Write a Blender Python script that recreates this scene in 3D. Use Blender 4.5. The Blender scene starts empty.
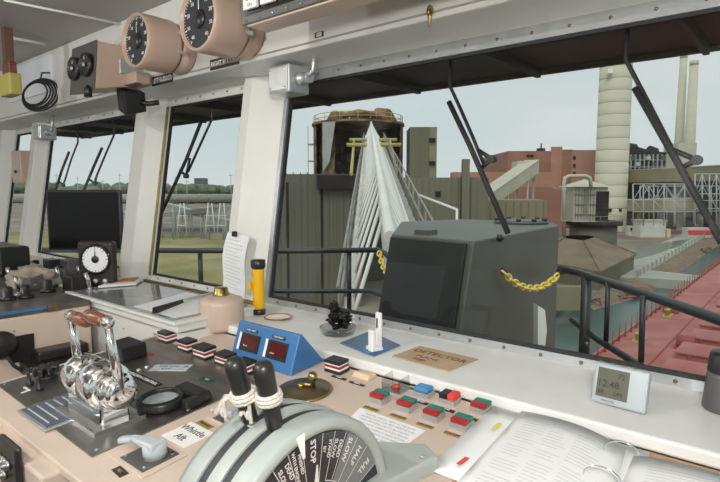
import bpy, bmesh, math, random
from mathutils import Vector, Matrix, Euler
import numpy as np
random.seed(7)
PI = math.pi
SC = bpy.context.scene
COL = SC.collection

# ------------------------------------------------------------------ camera
F = 540.0; YAW = math.radians(40); PIT = math.atan(51/540.0); H = 1.6
cam_d = bpy.data.cameras.new('camera'); cam = bpy.data.objects.new('camera', cam_d); COL.objects.link(cam)
cam_d.sensor_width = 36; cam_d.lens = 36*F/720; cam_d.clip_start = .02; cam_d.clip_end = 5000
cam.location = (0, 0, H); cam.rotation_euler = (PI/2-PIT, 0, YAW)
SC.camera = cam
# ------------------------------------------------------------------ sky, sun, exposure
SC.view_settings.view_transform = 'Standard'; SC.view_settings.look = 'None'
SC.view_settings.exposure = 0.0; SC.view_settings.gamma = 1; SC.view_settings.use_curve_mapping = False
W = bpy.data.worlds.new('overcast'); SC.world = W; W.use_nodes = True
nt = W.node_tree; nt.nodes.clear()
out = nt.nodes.new('ShaderNodeOutputWorld'); bg = nt.nodes.new('ShaderNodeBackground')
tc = nt.nodes.new('ShaderNodeTexCoord'); noi = nt.nodes.new('ShaderNodeTexNoise'); ramp = nt.nodes.new('ShaderNodeValToRGB')
mp = nt.nodes.new('ShaderNodeMapping'); mp.inputs['Scale'].default_value = (1, 1, 3.5)
noi.inputs['Scale'].default_value = 2.2; noi.inputs['Detail'].default_value = 6; noi.inputs['Roughness'].default_value = .5
ramp.color_ramp.elements[0].position = .3; ramp.color_ramp.elements[0].color = (.57, .665, .69, 1)
ramp.color_ramp.elements[1].position = .7; ramp.color_ramp.elements[1].color = (.67, .73, .715, 1)
nt.links.new(tc.outputs['Generated'], mp.inputs['Vector']); nt.links.new(mp.outputs[0], noi.inputs['Vector'])
nt.links.new(noi.outputs['Fac'], ramp.inputs['Fac']); nt.links.new(ramp.outputs[0], bg.inputs['Color'])
bg.inputs['Strength'].default_value = 1.0
nt.links.new(bg.outputs[0], out.inputs[0])
def lamp(name, kind, loc, rot, energy, color=(1, 1, 1), **kw):
    d = bpy.data.lights.new(name, kind); o = bpy.data.objects.new(name, d); COL.objects.link(o)
    d.energy = energy; d.color = color; o.location = loc; o.rotation_euler = rot
    for k, v in kw.items(): setattr(d, k, v)
    return o
lamp('sun', 'SUN', (0, 0, 50), (math.radians(38), math.radians(18), 0), 1.3, (1, .97, .92), angle=math.radians(25))
# fill lights added under the ceiling to brighten the room, and the camera flash
for _x, _y, _e in ((.45, -.55, 38), (-1.25, -.35, 30), (-2.9, -.3, 20), (-.9, -2.0, 40), (-4.3, -.6, 8)):
    lamp('added_fill_light', 'POINT', (_x, _y, 2.16), (0, 0, 0), _e, (1, .975, .935), shadow_soft_size=0.0)
fl = lamp('camera_flash', 'AREA', (.10, -.10, 1.84), (0, 0, 0), 15, (1, .97, .93), shape='DISK', size=.16)
fl.rotation_euler = Vector((.60, -.80, -.12)).to_track_quat('Z', 'Y').to_euler()

# ------------------------------------------------------------------ view geometry (photo pixel -> place on a real plane)
CR = Vector((math.cos(YAW), math.sin(YAW), 0))
CH = Vector((-math.sin(YAW), math.cos(YAW), 0))
CF = CH*math.cos(PIT)+Vector((0, 0, -math.sin(PIT)))
CU = CR.cross(CF)
O = Vector((0, 0, H))
def ray(x, y): return CF+CR*((x-360)/F)+CU*((241-y)/F)
def Pz(x, y, z): r = ray(x, y); return O+r*((z-H)/r.z)
def Pv(x, y, v): r = ray(x, y); return O+r*(v/r.y)
def Pu(x, y, u): r = ray(x, y); return O+r*(u/r.x)
def PY(x, y, Y): r = ray(x, y); return O+r*(Y/(r.dot(CH)))
CS = .08; CA = math.atan(CS)
def zc(v): return 1.045+CS*(v-.42)
def Pc(x, y, off=0): r = ray(x, y); t = (1.045+off-.42*CS-H)/(r.z-CS*r.y); return O+r*t
LEAN = .156
def wv(z): return 1.455+LEAN*(z-1.13)
def Pw(x, y, off=0):  # on the leaning window plane
    r = ray(x, y); t = (1.455-1.13*LEAN+off+H*LEAN)/(r.y-LEAN*r.z); return O+r*t
def cw(X, Y, z): p = CR*X+CH*Y; return Vector((p.x, p.y, z))   # axes turned 40 degrees (the quay buildings stand so)

# ------------------------------------------------------------------ materials
MATS = {}
def mat(name, col, rough=.5, metal=0., spec=.5, var=0., vscale=20., bump=0., bscale=60., stretch=None, emit=None, coat=0):
    m = bpy.data.materials.new(name); m.use_nodes = True; MATS[name] = m
    n = m.node_tree; b = n.nodes['Principled BSDF']
    b.inputs['Base Color'].default_value = (*col, 1); b.inputs['Roughness'].default_value = rough
    b.inputs['Metallic'].default_value = metal; b.inputs['Specular IOR Level'].default_value = spec
    if coat: b.inputs['Coat Weight'].default_value = coat
    if var or bump:
        t = n.nodes.new('ShaderNodeTexCoord'); mpn = n.nodes.new('ShaderNodeMapping'); n.links.new(t.outputs['Object'], mpn.inputs[0])
        if stretch: mpn.inputs['Scale'].default_value = stretch
    if var:
        x = n.nodes.new('ShaderNodeTexNoise'); x.inputs['Scale'].default_value = vscale; x.inputs['Detail'].default_value = 5
        n.links.new(mpn.outputs[0], x.inputs['Vector'])
        r = n.nodes.new('ShaderNodeValToRGB'); r.color_ramp.elements[0].position = .3; r.color_ramp.elements[1].position = .7
        r.color_ramp.elements[0].color = tuple(max(0, c*(1-var)) for c in col)+(1,)
        r.color_ramp.elements[1].color = tuple(min(1, c*(1+var*.6)) for c in col)+(1,)
        n.links.new(x.outputs['Fac'], r.inputs[0]); n.links.new(r.outputs[0], b.inputs['Base Color'])
    if bump:
        x = n.nodes.new('ShaderNodeTexNoise'); x.inputs['Scale'].default_value = bscale; n.links.new(mpn.outputs[0], x.inputs['Vector'])
        bb = n.nodes.new('ShaderNodeBump'); bb.inputs['Strength'].default_value = bump; bb.inputs['Distance'].default_value = .01
        n.links.new(x.outputs['Fac'], bb.inputs['Height']); n.links.new(bb.outputs[0], b.inputs['Normal'])
    if emit: b.inputs['Emission Color'].default_value = (*emit[0], 1); b.inputs['Emission Strength'].default_value = emit[1]
    return m
def two_tone(name, c1, c2, scale, rough=.8, lo=.42, hi=.58, stretch=None, detail=8, bump=0):
    m = mat(name, c1, rough, var=.1, vscale=scale, stretch=stretch, bump=bump, bscale=scale*3)
    r = [x for x in m.node_tree.nodes if x.type == 'VALTORGB'][0]
    r.color_ramp.elements[0].position = lo; r.color_ramp.elements[1].position = hi
    r.color_ramp.elements[0].color = (*c1, 1); r.color_ramp.elements[1].color = (*c2, 1)
    return m
M = {}
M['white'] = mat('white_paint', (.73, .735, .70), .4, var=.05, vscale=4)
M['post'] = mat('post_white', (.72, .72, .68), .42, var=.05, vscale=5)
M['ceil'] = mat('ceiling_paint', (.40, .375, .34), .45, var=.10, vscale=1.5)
M['sill'] = mat('sill_white', (.77, .78, .755), .35, var=.06, vscale=9)
M['beige'] = mat('console_beige', (.61, .50, .42), .42, var=.04, vscale=6, bump=.05, bscale=150)
M['pink'] = mat('gauge_beige', (.50, .36, .285), .3, var=.04, vscale=8)
M['greygreen'] = mat('telegraph_grey', (.37, .41, .39), .35, var=.06, vscale=14)
M['lgrey'] = mat('light_grey_enamel', (.46, .52, .55), .35)
M['steel'] = mat('stainless', (.40, .39, .365), .36, metal=1, var=.15, vscale=5, stretch=(1, 14, 1))
M['alu'] = mat('aluminium', (.55, .57, .58), .35, metal=.7, var=.08, vscale=20)
M['chrome'] = mat('chrome', (.80, .81, .82), .06, metal=1)
M['black'] = mat('black_plastic', (.018, .018, .018), .35)
M['blackgloss'] = mat('black_gloss', (.010, .010, .011), .08)
M['rubber'] = mat('rubber', (.02, .021, .022), .7)
M['brass'] = mat('brass', (.42, .32, .12), .28, metal=1, var=.25, vscale=25)
M['bronze'] = mat('old_bronze', (.26, .20, .11), .35, metal=.85, var=.35, vscale=18)
M['wood'] = mat('red_brown_wood', (.19, .058, .028), .25, var=.3, vscale=12, stretch=(1, 1, 8), coat=.5)
M['oak'] = mat('tan_wood', (.44, .26, .13), .45, var=.2, vscale=12, stretch=(1, 14, 1))
M['paper'] = mat('paper', (.80, .82, .83), .8)
M['ink'] = mat('ink', (.10, .10, .11), .7)
M['pencil'] = mat('pale_print', (.42, .43, .47), .8)
M['blue'] = mat('blue_enamel', (.05, .17, .40), .3, var=.04, vscale=8)
M['bluelight'] = mat('blue_cap', (.06, .26, .55), .25)
M['bluemat'] = mat('blue_grey_mat', (.12, .20, .30), .5, var=.15, vscale=20)
M['red'] = mat('red_plastic', (.36, .02, .02), .3)
M['redglass'] = mat('dark_red_display', (.09, .006, .006), .12)
M['green'] = mat('green_plastic', (.01, .20, .15), .3)
M['yellow'] = mat('yellow_plastic', (.80, .45, .01), .35)
M['gold'] = mat('gold_engraved_label', (.30, .22, .06), .4)
M['cream'] = mat('cream_plastic', (.70, .55, .38), .45)
M['manila'] = mat('kraft_envelope', (.50, .37, .22), .6, var=.15, vscale=25)
M['glasswhite'] = mat('white_label', (.85, .85, .83), .4)
M['dial'] = mat('dial_black', (.030, .034, .040), .45, spec=.3)
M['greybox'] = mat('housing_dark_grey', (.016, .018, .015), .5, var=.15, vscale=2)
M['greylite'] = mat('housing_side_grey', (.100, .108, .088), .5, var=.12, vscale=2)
M['railblack'] = mat('rail_paint', (.018, .022, .022), .4)
M['chain'] = mat('chain_yellow', (.75, .58, .10), .45)
M['carpet'] = mat('deck_linoleum', (.10, .09, .08), .6, var=.2, vscale=8)
M['mug'] = mat('mug_grey', (.12, .115, .115), .35, metal=.3)
M['silver'] = mat('silver_plastic', (.50, .55, .58), .28, metal=.5)
M['lcd'] = mat('lcd', (.13, .13, .10), .15)
M['lcdink'] = mat('lcd_segments', (.03, .035, .03), .3)
M['rope'] = mat('cotton_rope', (.62, .58, .52), .9, var=.2, vscale=150, bump=.4, bscale=300)
M['copper'] = mat('copper_rim', (.45, .20, .10), .3, metal=.8)
M['yellowtag'] = mat('yellow_tab', (.80, .72, .05), .5)
M['redtag'] = mat('red_tab', (.75, .06, .05), .5)
M['jug'] = mat('jug_plastic', (.56, .43, .35), .35)
# outside
M['deck'] = two_tone('deck_red', (.33, .105, .085), (.40, .15, .125), .35, .75)
M['deckdark'] = mat('deck_red_dark', (.30, .07, .06), .7, var=.15, vscale=1)
M['olive'] = mat('olive_siding', (.155, .147, .095), .7, var=.12, vscale=.25, stretch=(2, 2, .15))
M['olive_y'] = mat('ochre_siding', (.24, .215, .13), .7, var=.1, vscale=.25)
M['olive_d'] = mat('dark_olive', (.10, .10, .068), .7, var=.15, vscale=.3)
M['brick'] = mat('brick_red', (.30, .145, .10), .85, var=.12, vscale=.15)
M['brick2'] = mat('brick_pale', (.40, .21, .14), .85, var=.1, vscale=.15)
M['rust'] = two_tone('rust_steel', (.10, .065, .04), (.26, .17, .10), .6, .85)
M['hole'] = mat('dark_steel', (.022, .019, .017), .9, var=.3, vscale=.6)
M['concrete'] = mat('chimney_concrete', (.55, .53, .40), .8, var=.06, vscale=.1, stretch=(.3, .3, 3))
M['cconc'] = mat('quay_concrete', (.36, .37, .31), .85, var=.15, vscale=.2)
M['boom'] = mat('boom_white', (.74, .74, .69), .5, var=.08, vscale=.8)
M['boomgrey'] = mat('boom_grey', (.30, .30, .27), .6, var=.2, vscale=2)
M['creamw'] = mat('cream_cladding', (.50, .48, .37), .7, var=.08, vscale=.3)
M['yellowst'] = mat('yellow_steel', (.45, .38, .10), .6)
M['lattice'] = mat('lattice_steel', (.40, .43, .42), .6)
M['grass'] = two_tone('grass', (.19, .185, .065), (.33, .29, .13), .06, .95, .4, .6)
M['ground'] = two_tone('gravel_ground', (.17, .135, .10), (.27, .24, .19), .05, .95)
M['bank'] = two_tone('bank_rubble', (.16, .12, .08), (.24, .18, .12), 1.2, .95, bump=.8)
M['water'] = mat('harbour_water', (.05, .105, .095), .25, var=.1, vscale=.08, bump=.35, bscale=1.2)
M['hull'] = mat('hull_paint', (.12, .05, .045), .6)
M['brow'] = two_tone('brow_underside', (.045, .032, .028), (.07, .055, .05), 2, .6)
M['foliage'] = mat('foliage', (.13, .17, .10), .9, var=.4, vscale=.12)
M['hazeblue'] = mat('hazed_concrete', (.16, .20, .22), .9)  # blue of distance haze mixed into the building colour
M['curtain'] = mat('pale_curtain', (.36, .38, .36), .7, var=.1, vscale=1)
M['truckw'] = mat('white_shed', (.62, .62, .56), .7)
def siding(name, col, scale, dark=.75):
    m = mat(name, col, .7); n = m.node_tree; b = n.nodes['Principled BSDF']
    t = n.nodes.new('ShaderNodeTexCoord'); w = n.nodes.new('ShaderNodeTexWave'); w.inputs['Scale'].default_value = scale; w.bands_direction = 'X'
    n.links.new(t.outputs['Object'], w.inputs['Vector'])
    r = n.nodes.new('ShaderNodeValToRGB'); r.color_ramp.elements[0].color = (*[c*dark for c in col], 1); r.color_ramp.elements[1].color = (*col, 1)
    r.color_ramp.elements[0].position = .1; r.color_ramp.elements[1].position = .5
    n.links.new(w.outputs['Fac'], r.inputs[0]); n.links.new(r.outputs[0], b.inputs['Base Color']); return m
M['oliverib'] = siding('olive_ribbed', (.13, .125, .09), .5, .9)
M['oliverib2'] = siding('olive_ribbed_light', (.19, .18, .12), .4, .9)
def glass(name, tint, gl=1.0):
    m = bpy.data.materials.new(name); m.use_nodes = True; n = m.node_tree; n.nodes.clear()
    o = n.nodes.new('ShaderNodeOutputMaterial'); mx = n.nodes.new('ShaderNodeMixShader'); t = n.nodes.new('ShaderNodeBsdfTransparent')
    g = n.nodes.new('ShaderNodeBsdfGlossy'); lw = n.nodes.new('ShaderNodeLayerWeight'); lw.inputs['Blend'].default_value = .5
    fr = n.nodes.new('ShaderNodeMath'); fr.operation = 'POWER'; fr.inputs[1].default_value = 5; n.links.new(lw.outputs['Facing'], fr.inputs[0])
    mu = n.nodes.new('ShaderNodeMath'); mu.operation = 'MULTIPLY_ADD'; mu.inputs[1].default_value = .9*gl; mu.inputs[2].default_value = .05*gl
    t.inputs['Color'].default_value = (*tint, 1); g.inputs['Roughness'].default_value = 0
    n.links.new(fr.outputs[0], mu.inputs[0]); n.links.new(mu.outputs[0], mx.inputs[0])
    n.links.new(t.outputs[0], mx.inputs[1]); n.links.new(g.outputs[0], mx.inputs[2]); n.links.new(mx.outputs[0], o.inputs[0]); return m
M['glass'] = glass('window_glass', (.96, .975, .97), .5)
M['clear'] = glass('clear_plastic', (.86, .88, .88), 1.6)
M['dome'] = glass('dial_glass', (.97, .97, .97), .35)

# ------------------------------------------------------------------ mesh helpers
class MB:
    def __init__(s): s.v = []; s.f = []; s.sm = []
    def add(s, vs, fs, smooth=False):
        n = len(s.v); s.v += [Vector(p) for p in vs]
        for f in fs: s.f.append(tuple(i+n for i in f)); s.sm.append(smooth)
        return s
    def hexa(s, b, t):   # 4 bottom + 4 top corners
        return s.add(list(b)+list(t), [(3, 2, 1, 0), (4, 5, 6, 7), (0, 1, 5, 4), (1, 2, 6, 5), (2, 3, 7, 6), (3, 0, 4, 7)])
    def box(s, a, b, rot=None, piv=None):
        x0, y0, z0 = [min(a[i], b[i]) for i in range(3)]; x1, y1, z1 = [max(a[i], b[i]) for i in range(3)]
        p = [Vector(q) for q in ((x0, y0, z0), (x1, y0, z0), (x1, y1, z0), (x0, y1, z0), (x0, y0, z1), (x1, y0, z1), (x1, y1, z1), (x0, y1, z1))]
        if rot is not None:
            c = Vector(piv) if piv is not None else sum(p, Vector())/8
            p = [rot @ (q-c)+c for q in p]
        return s.hexa(p[:4], p[4:])
    def prism(s, poly, z0, z1, inset=0):
        n = len(poly); c = sum((Vector((p[0], p[1])) for p in poly), Vector((0, 0)))/n
        b = [(p[0], p[1], z0(p) if callable(z0) else z0) for p in poly]
        t = []
        for p in poly:
            q = Vector((p[0], p[1]))
            if inset: q = q+(c-q).normalized()*inset
            t.append((q.x, q.y, z1(p) if callable(z1) else z1))
        fs = [tuple(range(n-1, -1, -1)), tuple(range(n, 2*n))]+[(i, (i+1) % n, n+(i+1) % n, n+i) for i in range(n)]
        return s.add(b+t, fs)
    def cyl(s, p0, p1, r0, r1=None, n=16, caps=True, smooth=True):
        r1 = r0 if r1 is None else r1; p0 = Vector(p0); p1 = Vector(p1); d = (p1-p0).normalized()
        a = d.orthogonal().normalized(); b = d.cross(a)
        vs = [p0+(a*math.cos(t)+b*math.sin(t))*r0 for t in [2*PI*i/n for i in range(n)]]+[p1+(a*math.cos(t)+b*math.sin(t))*r1 for t in [2*PI*i/n for i in range(n)]]
        s.add(vs, [(i, (i+1) % n, n+(i+1) % n, n+i) for i in range(n)], smooth)
        if caps:
            k = len(s.v)-2*n; s.f += [tuple(k+n-1-i for i in range(n)), tuple(k+n+i for i in range(n))]; s.sm += [False, False]
        return s
    def lathe(s, prof, c=(0, 0, 0), axis=(0, 0, 1), n=28, sx=1, sy=1, cap1=True):
        d = Vector(axis).normalized(); c = Vector(c)
        a = Vector((1, 0, 0)) if abs(d.z) > .9 else d.orthogonal().normalized(); b = d.cross(a)
        vs = []; m = len(prof)
        for r, h in prof:
            for i in range(n):
                t = 2*PI*i/n; vs.append(c+d*h+(a*math.cos(t)*sx+b*math.sin(t)*sy)*max(r, 1e-5))
        fs = [(j*n+i, j*n+(i+1) % n, (j+1)*n+(i+1) % n, (j+1)*n+i) for j in range(m-1) for i in range(n)]
        s.add(vs, fs, True)
        k = len(s.v)-m*n
        if prof[0][0] > 1e-4: s.f.append(tuple(k+n-1-i for i in range(n))); s.sm.append(False)
        if cap1 and prof[-1][0] > 1e-4: s.f.append(tuple(k+(m-1)*n+i for i in range(n))); s.sm.append(False)
        return s
    def tube(s, pts, r, n=8, caps=True):
        pts = [Vector(p) for p in pts]; vs = []; m = len(pts); prev = None
        for i, p in enumerate(pts):
            d = (pts[min(i+1, m-1)]-pts[max(i-1, 0)]).normalized()
            a = d.orthogonal().normalized() if prev is None else (prev-d*prev.dot(d)).normalized()
            prev = a; b = d.cross(a); rr = r(i/(m-1)) if callable(r) else r
            vs += [p+(a*math.cos(2*PI*k/n)+b*math.sin(2*PI*k/n))*rr for k in range(n)]
        fs = [(j*n+i, j*n+(i+1) % n, (j+1)*n+(i+1) % n, (j+1)*n+i) for j in range(m-1) for i in range(n)]
        s.add(vs, fs, True)
        if caps:
            k = len(s.v)-m*n; s.f += [tuple(k+n-1-i for i in range(n)), tuple(k+(m-1)*n+i for i in range(n))]; s.sm += [False, False]
        return s
    def ring(s, c, R, r, axis=(0, 0, 1), n=24, k=8, sx=1, sy=1):
        d = Vector(axis).normalized(); a = d.orthogonal().normalized() if abs(d.z) < .9 else Vector((1, 0, 0)); b = d.cross(a); c = Vector(c)
        vs = []
        for i in range(n):
            t = 2*PI*i/n; e = a*math.cos(t)*sx+b*math.sin(t)*sy; e1 = (a*math.cos(t)+b*math.sin(t))
            for j in range(k):
                q = 2*PI*j/k; vs.append(c+e*R+e1*(r*math.cos(q))+d*(r*math.sin(q)))
        return s.add(vs, [(i*k+j, ((i+1) % n)*k+j, ((i+1) % n)*k+(j+1) % k, i*k+(j+1) % k) for i in range(n) for j in range(k)], True)
    def mesh(s, name, material):
        me = bpy.data.meshes.new(name); me.from_pydata([tuple(p) for p in s.v], [], s.f)
        for p, q in zip(me.polygons, s.sm): p.use_smooth = q
        bm = bmesh.new(); bm.from_mesh(me); bmesh.ops.recalc_face_normals(bm, faces=bm.faces); bm.to_mesh(me); bm.free()
        me.materials.append(material); return me
    def build(s, name, material, parent=None, local=False, bevel=0, seg=2, **props):
        if isinstance(material, str): material = M[material]
        o = bpy.data.objects.new(name, None)
        bpy.data.objects.remove(o)
        if parent is not None and not local:
            inv = world(parent).inverted(); s.v = [inv @ p for p in s.v]
        loc = Vector((0, 0, 0))
        if parent is None:   # origin at the base centre of the mesh
            xs = [p.x for p in s.v]; ys = [p.y for p in s.v]; zs = [p.z for p in s.v]
            loc = Vector(((min(xs)+max(xs))/2, (min(ys)+max(ys))/2, min(zs))); s.v = [p-loc for p in s.v]
        o = bpy.data.objects.new(name, s.mesh(name, material)); COL.objects.link(o)
        if parent is not None: o.parent = parent
        else: o.location = loc
        if bevel:
            b = o.modifiers.new('bevel', 'BEVEL'); b.width = bevel; b.segments = seg; b.limit_method = 'ANGLE'; b.angle_limit = .6
        for k, v in props.items(): o[k] = v
        return o
def world(o):
    m = Matrix.LocRotScale(o.location, o.rotation_euler, o.scale)
    return world(o.parent) @ m if o.parent else m
def thing(name, label, cat, loc=(0, 0, 0), rot=(0, 0, 0), group=None):
    o = bpy.data.objects.new(name, None); COL.objects.link(o); o.location = loc; o.rotation_euler = rot; o.empty_display_size = .05
    o['label'] = label; o['category'] = cat
    if group: o['group'] = group
    return o
def tag(o, label, cat, group=None):
    o['label'] = label; o['category'] = cat
    if group: o['group'] = group
    return o
def struct(name, loc=(0, 0, 0)):
    o = bpy.data.objects.new(name, None); COL.objects.link(o); o.location = loc; o['kind'] = 'structure'; return o
def text(body, size, loc, rot, material, parent, name='lettering', sx=1, depth=.0003, align='CENTER', bold=0, shear=0):
    c = bpy.data.curves.new(name, 'FONT'); c.body = body; c.size = size; c.align_x = align; c.align_y = 'CENTER'; c.extrude = depth; c.offset = bold*size; c.resolution_u = 2; c.shear = shear
    t = bpy.data.objects.new('t', c); COL.objects.link(t)
    bpy.context.view_layer.update()
    me = bpy.data.meshes.new_from_object(t.evaluated_get(bpy.context.evaluated_depsgraph_get()))
    bpy.data.objects.remove(t)
    me.name = name; me.materials.clear(); me.materials.append(M[material])
    o = bpy.data.objects.new(name, me); COL.objects.link(o); o.parent = parent; o.location = loc; o.rotation_euler = rot; o.scale = (sx, 1, 1); o['kind'] = 'stuff'
    return o
def clone(root, loc, rot=None, label=None, group=None):
    r = root.copy(); COL.objects.link(r); r.location = loc
    if rot is not None: r.rotation_euler = rot
    if label: r['label'] = label
    if group: r['group'] = group
    def rec(a, b):
        for ch in list(a.children):
            c = ch.copy(); COL.objects.link(c); c.parent = b; rec(ch, c)
    rec(root, r); return r

# ================================================================== THE WHEELHOUSE SHELL
U0, U1, V0 = -5.6, 1.9, -3.2
MB().box((U0, V0, -.06), (U1, 1.5, 0)).build('floor', 'carpet', kind='structure')
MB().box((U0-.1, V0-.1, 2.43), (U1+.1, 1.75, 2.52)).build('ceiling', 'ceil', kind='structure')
MB().box((U0, 1.42, 0), (U1, 1.50, 1.085)).build('wall_front', 'white', kind='structure')
# side and back walls with their own windows (open above the dado)
def wall_with_gaps(name, a, b, gaps, th, sill=1.05, head=2.05):
    m = MB(); a = Vector(a); b = Vector(b); L = (b-a).length; d = (b-a)/L; n = Vector((-d.y, d.x))*th
    def seg(s0, s1, z0, z1):
        p, q = a+d*s0, a+d*s1; pts = [p, q, q+n, p+n]
        m.hexa([(t.x, t.y, z0) for t in pts], [(t.x, t.y, z1) for t in pts])
    seg(0, L, 0, sill); seg(0, L, head, 2.43); s = 0
    for g0, g1 in gaps: seg(s, g0, sill, head); s = g1
    seg(s, L, sill, head); m.build(name, 'white', kind='structure')
wall_with_gaps('wall_left', (U0, V0), (U0, 1.5), [(.3, 1.6), (1.8, 3.1), (3.3, 4.3)], .08)
wall_with_gaps('wall_right', (U1+.08, V0), (U1+.08, 1.5), [(.3, 1.6), (1.8, 3.1), (3.3, 4.4)], .08)
wall_with_gaps('wall_back', (U1, V0-.08), (U0, V0-.08), [(.4, 1.8), (2.1, 3.5), (3.9, 5.3), (5.6, 7.0)], -.08)
# header: fascia, soffit, front flange
MB().box((U0, 1.35, 2.085), (U1, 1.62, 2.43)).build('trim_1', 'white', kind='structure', bevel=.006)
# bead along the lower edge of the fascia
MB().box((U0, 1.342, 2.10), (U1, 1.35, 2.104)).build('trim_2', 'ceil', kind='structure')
# sill shelf
MB().prism([(U0, 1.12), (U1, 1.12), (U1, 1.47), (U0, 1.47)], 1.100, 1.130).build('trim_3', 'sill', kind='structure', bevel=.006)
# outside brow over the windows
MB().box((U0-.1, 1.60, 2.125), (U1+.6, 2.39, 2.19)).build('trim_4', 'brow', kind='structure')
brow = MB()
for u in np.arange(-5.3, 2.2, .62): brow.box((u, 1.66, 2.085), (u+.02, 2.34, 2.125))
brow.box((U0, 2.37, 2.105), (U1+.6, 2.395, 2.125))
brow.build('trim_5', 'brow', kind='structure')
# windows and posts: bays between posts
posts = [(-1.93, -1.875, -1.74), (-2.86, -2.73, -2.67), (-4.37, -4.27, -4.25), (-5.16, -5.0, -4.94), (.62, .70, .74)]
def slab(m, u0, u1, z0, z1, o0, o1):   # slab on the leaning plane, offsets along v
    m.hexa([(u0, wv(z0)+o0, z0), (u1, wv(z0)+o0, z0), (u1, wv(z0)+o1, z0), (u0, wv(z0)+o1, z0)],
           [(u0, wv(z1)+o0, z1), (u1, wv(z1)+o0, z1), (u1, wv(z1)+o1, z1), (u0, wv(z1)+o1, z1)])
ZB, ZT = 1.13, 2.085
for i, (a, b, c) in enumerate(posts):
    pp_ = [(a, .03), (a, -.085), (b, -.085), (c, -.008), (c, .03)]; m = MB()
    m.add([(u, wv(z)+o, z) for z in (ZB, ZT) for u, o in pp_], [(4, 3, 2, 1, 0), (5, 6, 7, 8, 9)]+[(k, (k+1) % 5, 5+(k+1) % 5, 5+k) for k in range(5)])
    m.build('trim_%d' % (6+i), 'post', kind='structure', bevel=.004)
bays = [(-1.74, .62), (-2.67, -1.93), (-4.25, -2.86), (-4.94, -4.37), (.74, 1.8)]
for i, (a, b) in enumerate(bays):
    w = struct('window_%d' % (i+1), ((a+b)/2, 1.455, ZB))
    fr = MB(); t = .022 if i == 0 else .02
    slab(fr, a, b, ZB, ZB+.024, -.004, .012); slab(fr, a, b, ZT-.045, ZT, -.012, .012)
    slab(fr, a, a+t, ZB+.024, ZT-.045, -.012, .012); slab(fr, b-t, b, ZB+.024, ZT-.045, -.012, .012)
    fr.build('frame', 'alu' if i == 0 else 'post', w)
    if i == 1: bs = MB(); slab(bs, a+.002, a+.02, ZB+.024, ZT-.045, -.018, -.012); bs.build('edge_strip', 'brass', w, label='brass edge strip')
    gk = MB(); g = .009
    slab(gk, a+t, b-t, ZB+.024, ZB+.024+g, -.002, .014); slab(gk, a+t, b-t, ZT-.045-g, ZT-.045, -.002, .014)
    slab(gk, a+t, a+t+g, ZB+.024, ZT-.045, -.002, .014); slab(gk, b-t-g, b-t, ZB+.024, ZT-.045, -.002, .014)
    gk.build('gasket', 'rubber', w)
    pn = MB(); za, zb_ = ZB+.03, ZT-.05; pn.add([(a+t+g-.005, wv(za)+.005, za), (b-t-g+.005, wv(za)+.005, za), (b-t-g+.005, wv(zb_)+.005, zb_), (a+t+g-.005, wv(zb_)+.005, zb_)], [(0, 1, 2, 3)]); pn.build('pane', 'glass', w)
    if i < 3:
        for z, st in ((ZB+.012, .11), (ZT-.022, .11)):
            for u in np.arange(a+.08, b-.03, st):
                sc = MB(); zz = z; sc.lathe([(.0055, 0), (.005, .002), (.002, .0035), (0, .0035)], (u, wv(zz)-(.004 if z < 1.5 else .012), zz), (0, -1, 0), 8)
                sc.build('screw', 'bronze', w)
# front below the windows outside + brackets: superstructure front down to deck
SS = MB().box((U0-6, -8, -8.4), (U1+8, 2.2, -.25)).build('superstructure', mat('ship_white', (.6, .6, .57), .5, var=.05, vscale=.5), bevel=.02)
tag(SS, 'white ship superstructure below the wheelhouse windows', 'superstructure')
# walkway outside the windows
wk = MB().prism([(-9, 1.52), (4, 1.52), (4, 3.6), (-1.2, 5.1), (-3.9, 5.5), (-6.5, 3.3), (-9, 1.9)], -.25, -.15)
wk.build('bridge_walkway', 'greylite', label='dark steel walkway outside the wheelhouse front', category='walkway')
# bodies made up for the added fill lights, out of view
for x, y, l in ((.45, -.55, 'added fill lamp body over the starboard end'), (-1.25, -.35, 'added fill lamp body over the telegraph'), (-2.9, -.3, 'added fill lamp body over the port console'), (-.9, -2.0, 'added fill lamp body near the back wall'), (-4.3, -.6, 'added fill lamp body at the far port end')):
    c = thing('added_lamp_body', l, 'lamp', (x, y, 2.43)); 
    MB().cyl((x, y, 2.40), (x, y, 2.43), .10, n=24).build('base', 'white', c); MB().cyl((x, y, 2.22), (x, y, 2.40), .012, n=10).build('stem', 'white', c); MB().ring((x, y, 2.22), .05, .006, n=24, k=6).build('bulb_ring', 'alu', c)
# ceiling conduits and things at the port end of the ceiling
a, b = Pz(4, 0, 2.415), Pz(126, 25, 2.415)
tag(MB().tube([a, b], .006).build('ceiling_conduit', 'white'), 'long thin white conduit running across the ceiling', 'conduit')
a, b = Pz(2, 36, 2.415), Pz(45, 44, 2.415)
tag(MB().tube([a, b], .009).build('ceiling_conduit', 'white'), 'short white conduit stub at the port end of the ceiling', 'conduit')
p, q = Pv(6, 66, 1.33), Pv(50, 80, 1.33)
tag(MB().box((p.x, 1.335, 2.19), (q.x, 1.35, 2.40)).build('port_wall_panel', mat('port_wall_white', (.8, .83, .88), .5), bevel=.002), 'white panel standing for the port wall, high under the ceiling', 'board')  # panel in place of the white port wall beyond the fascia
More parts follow.
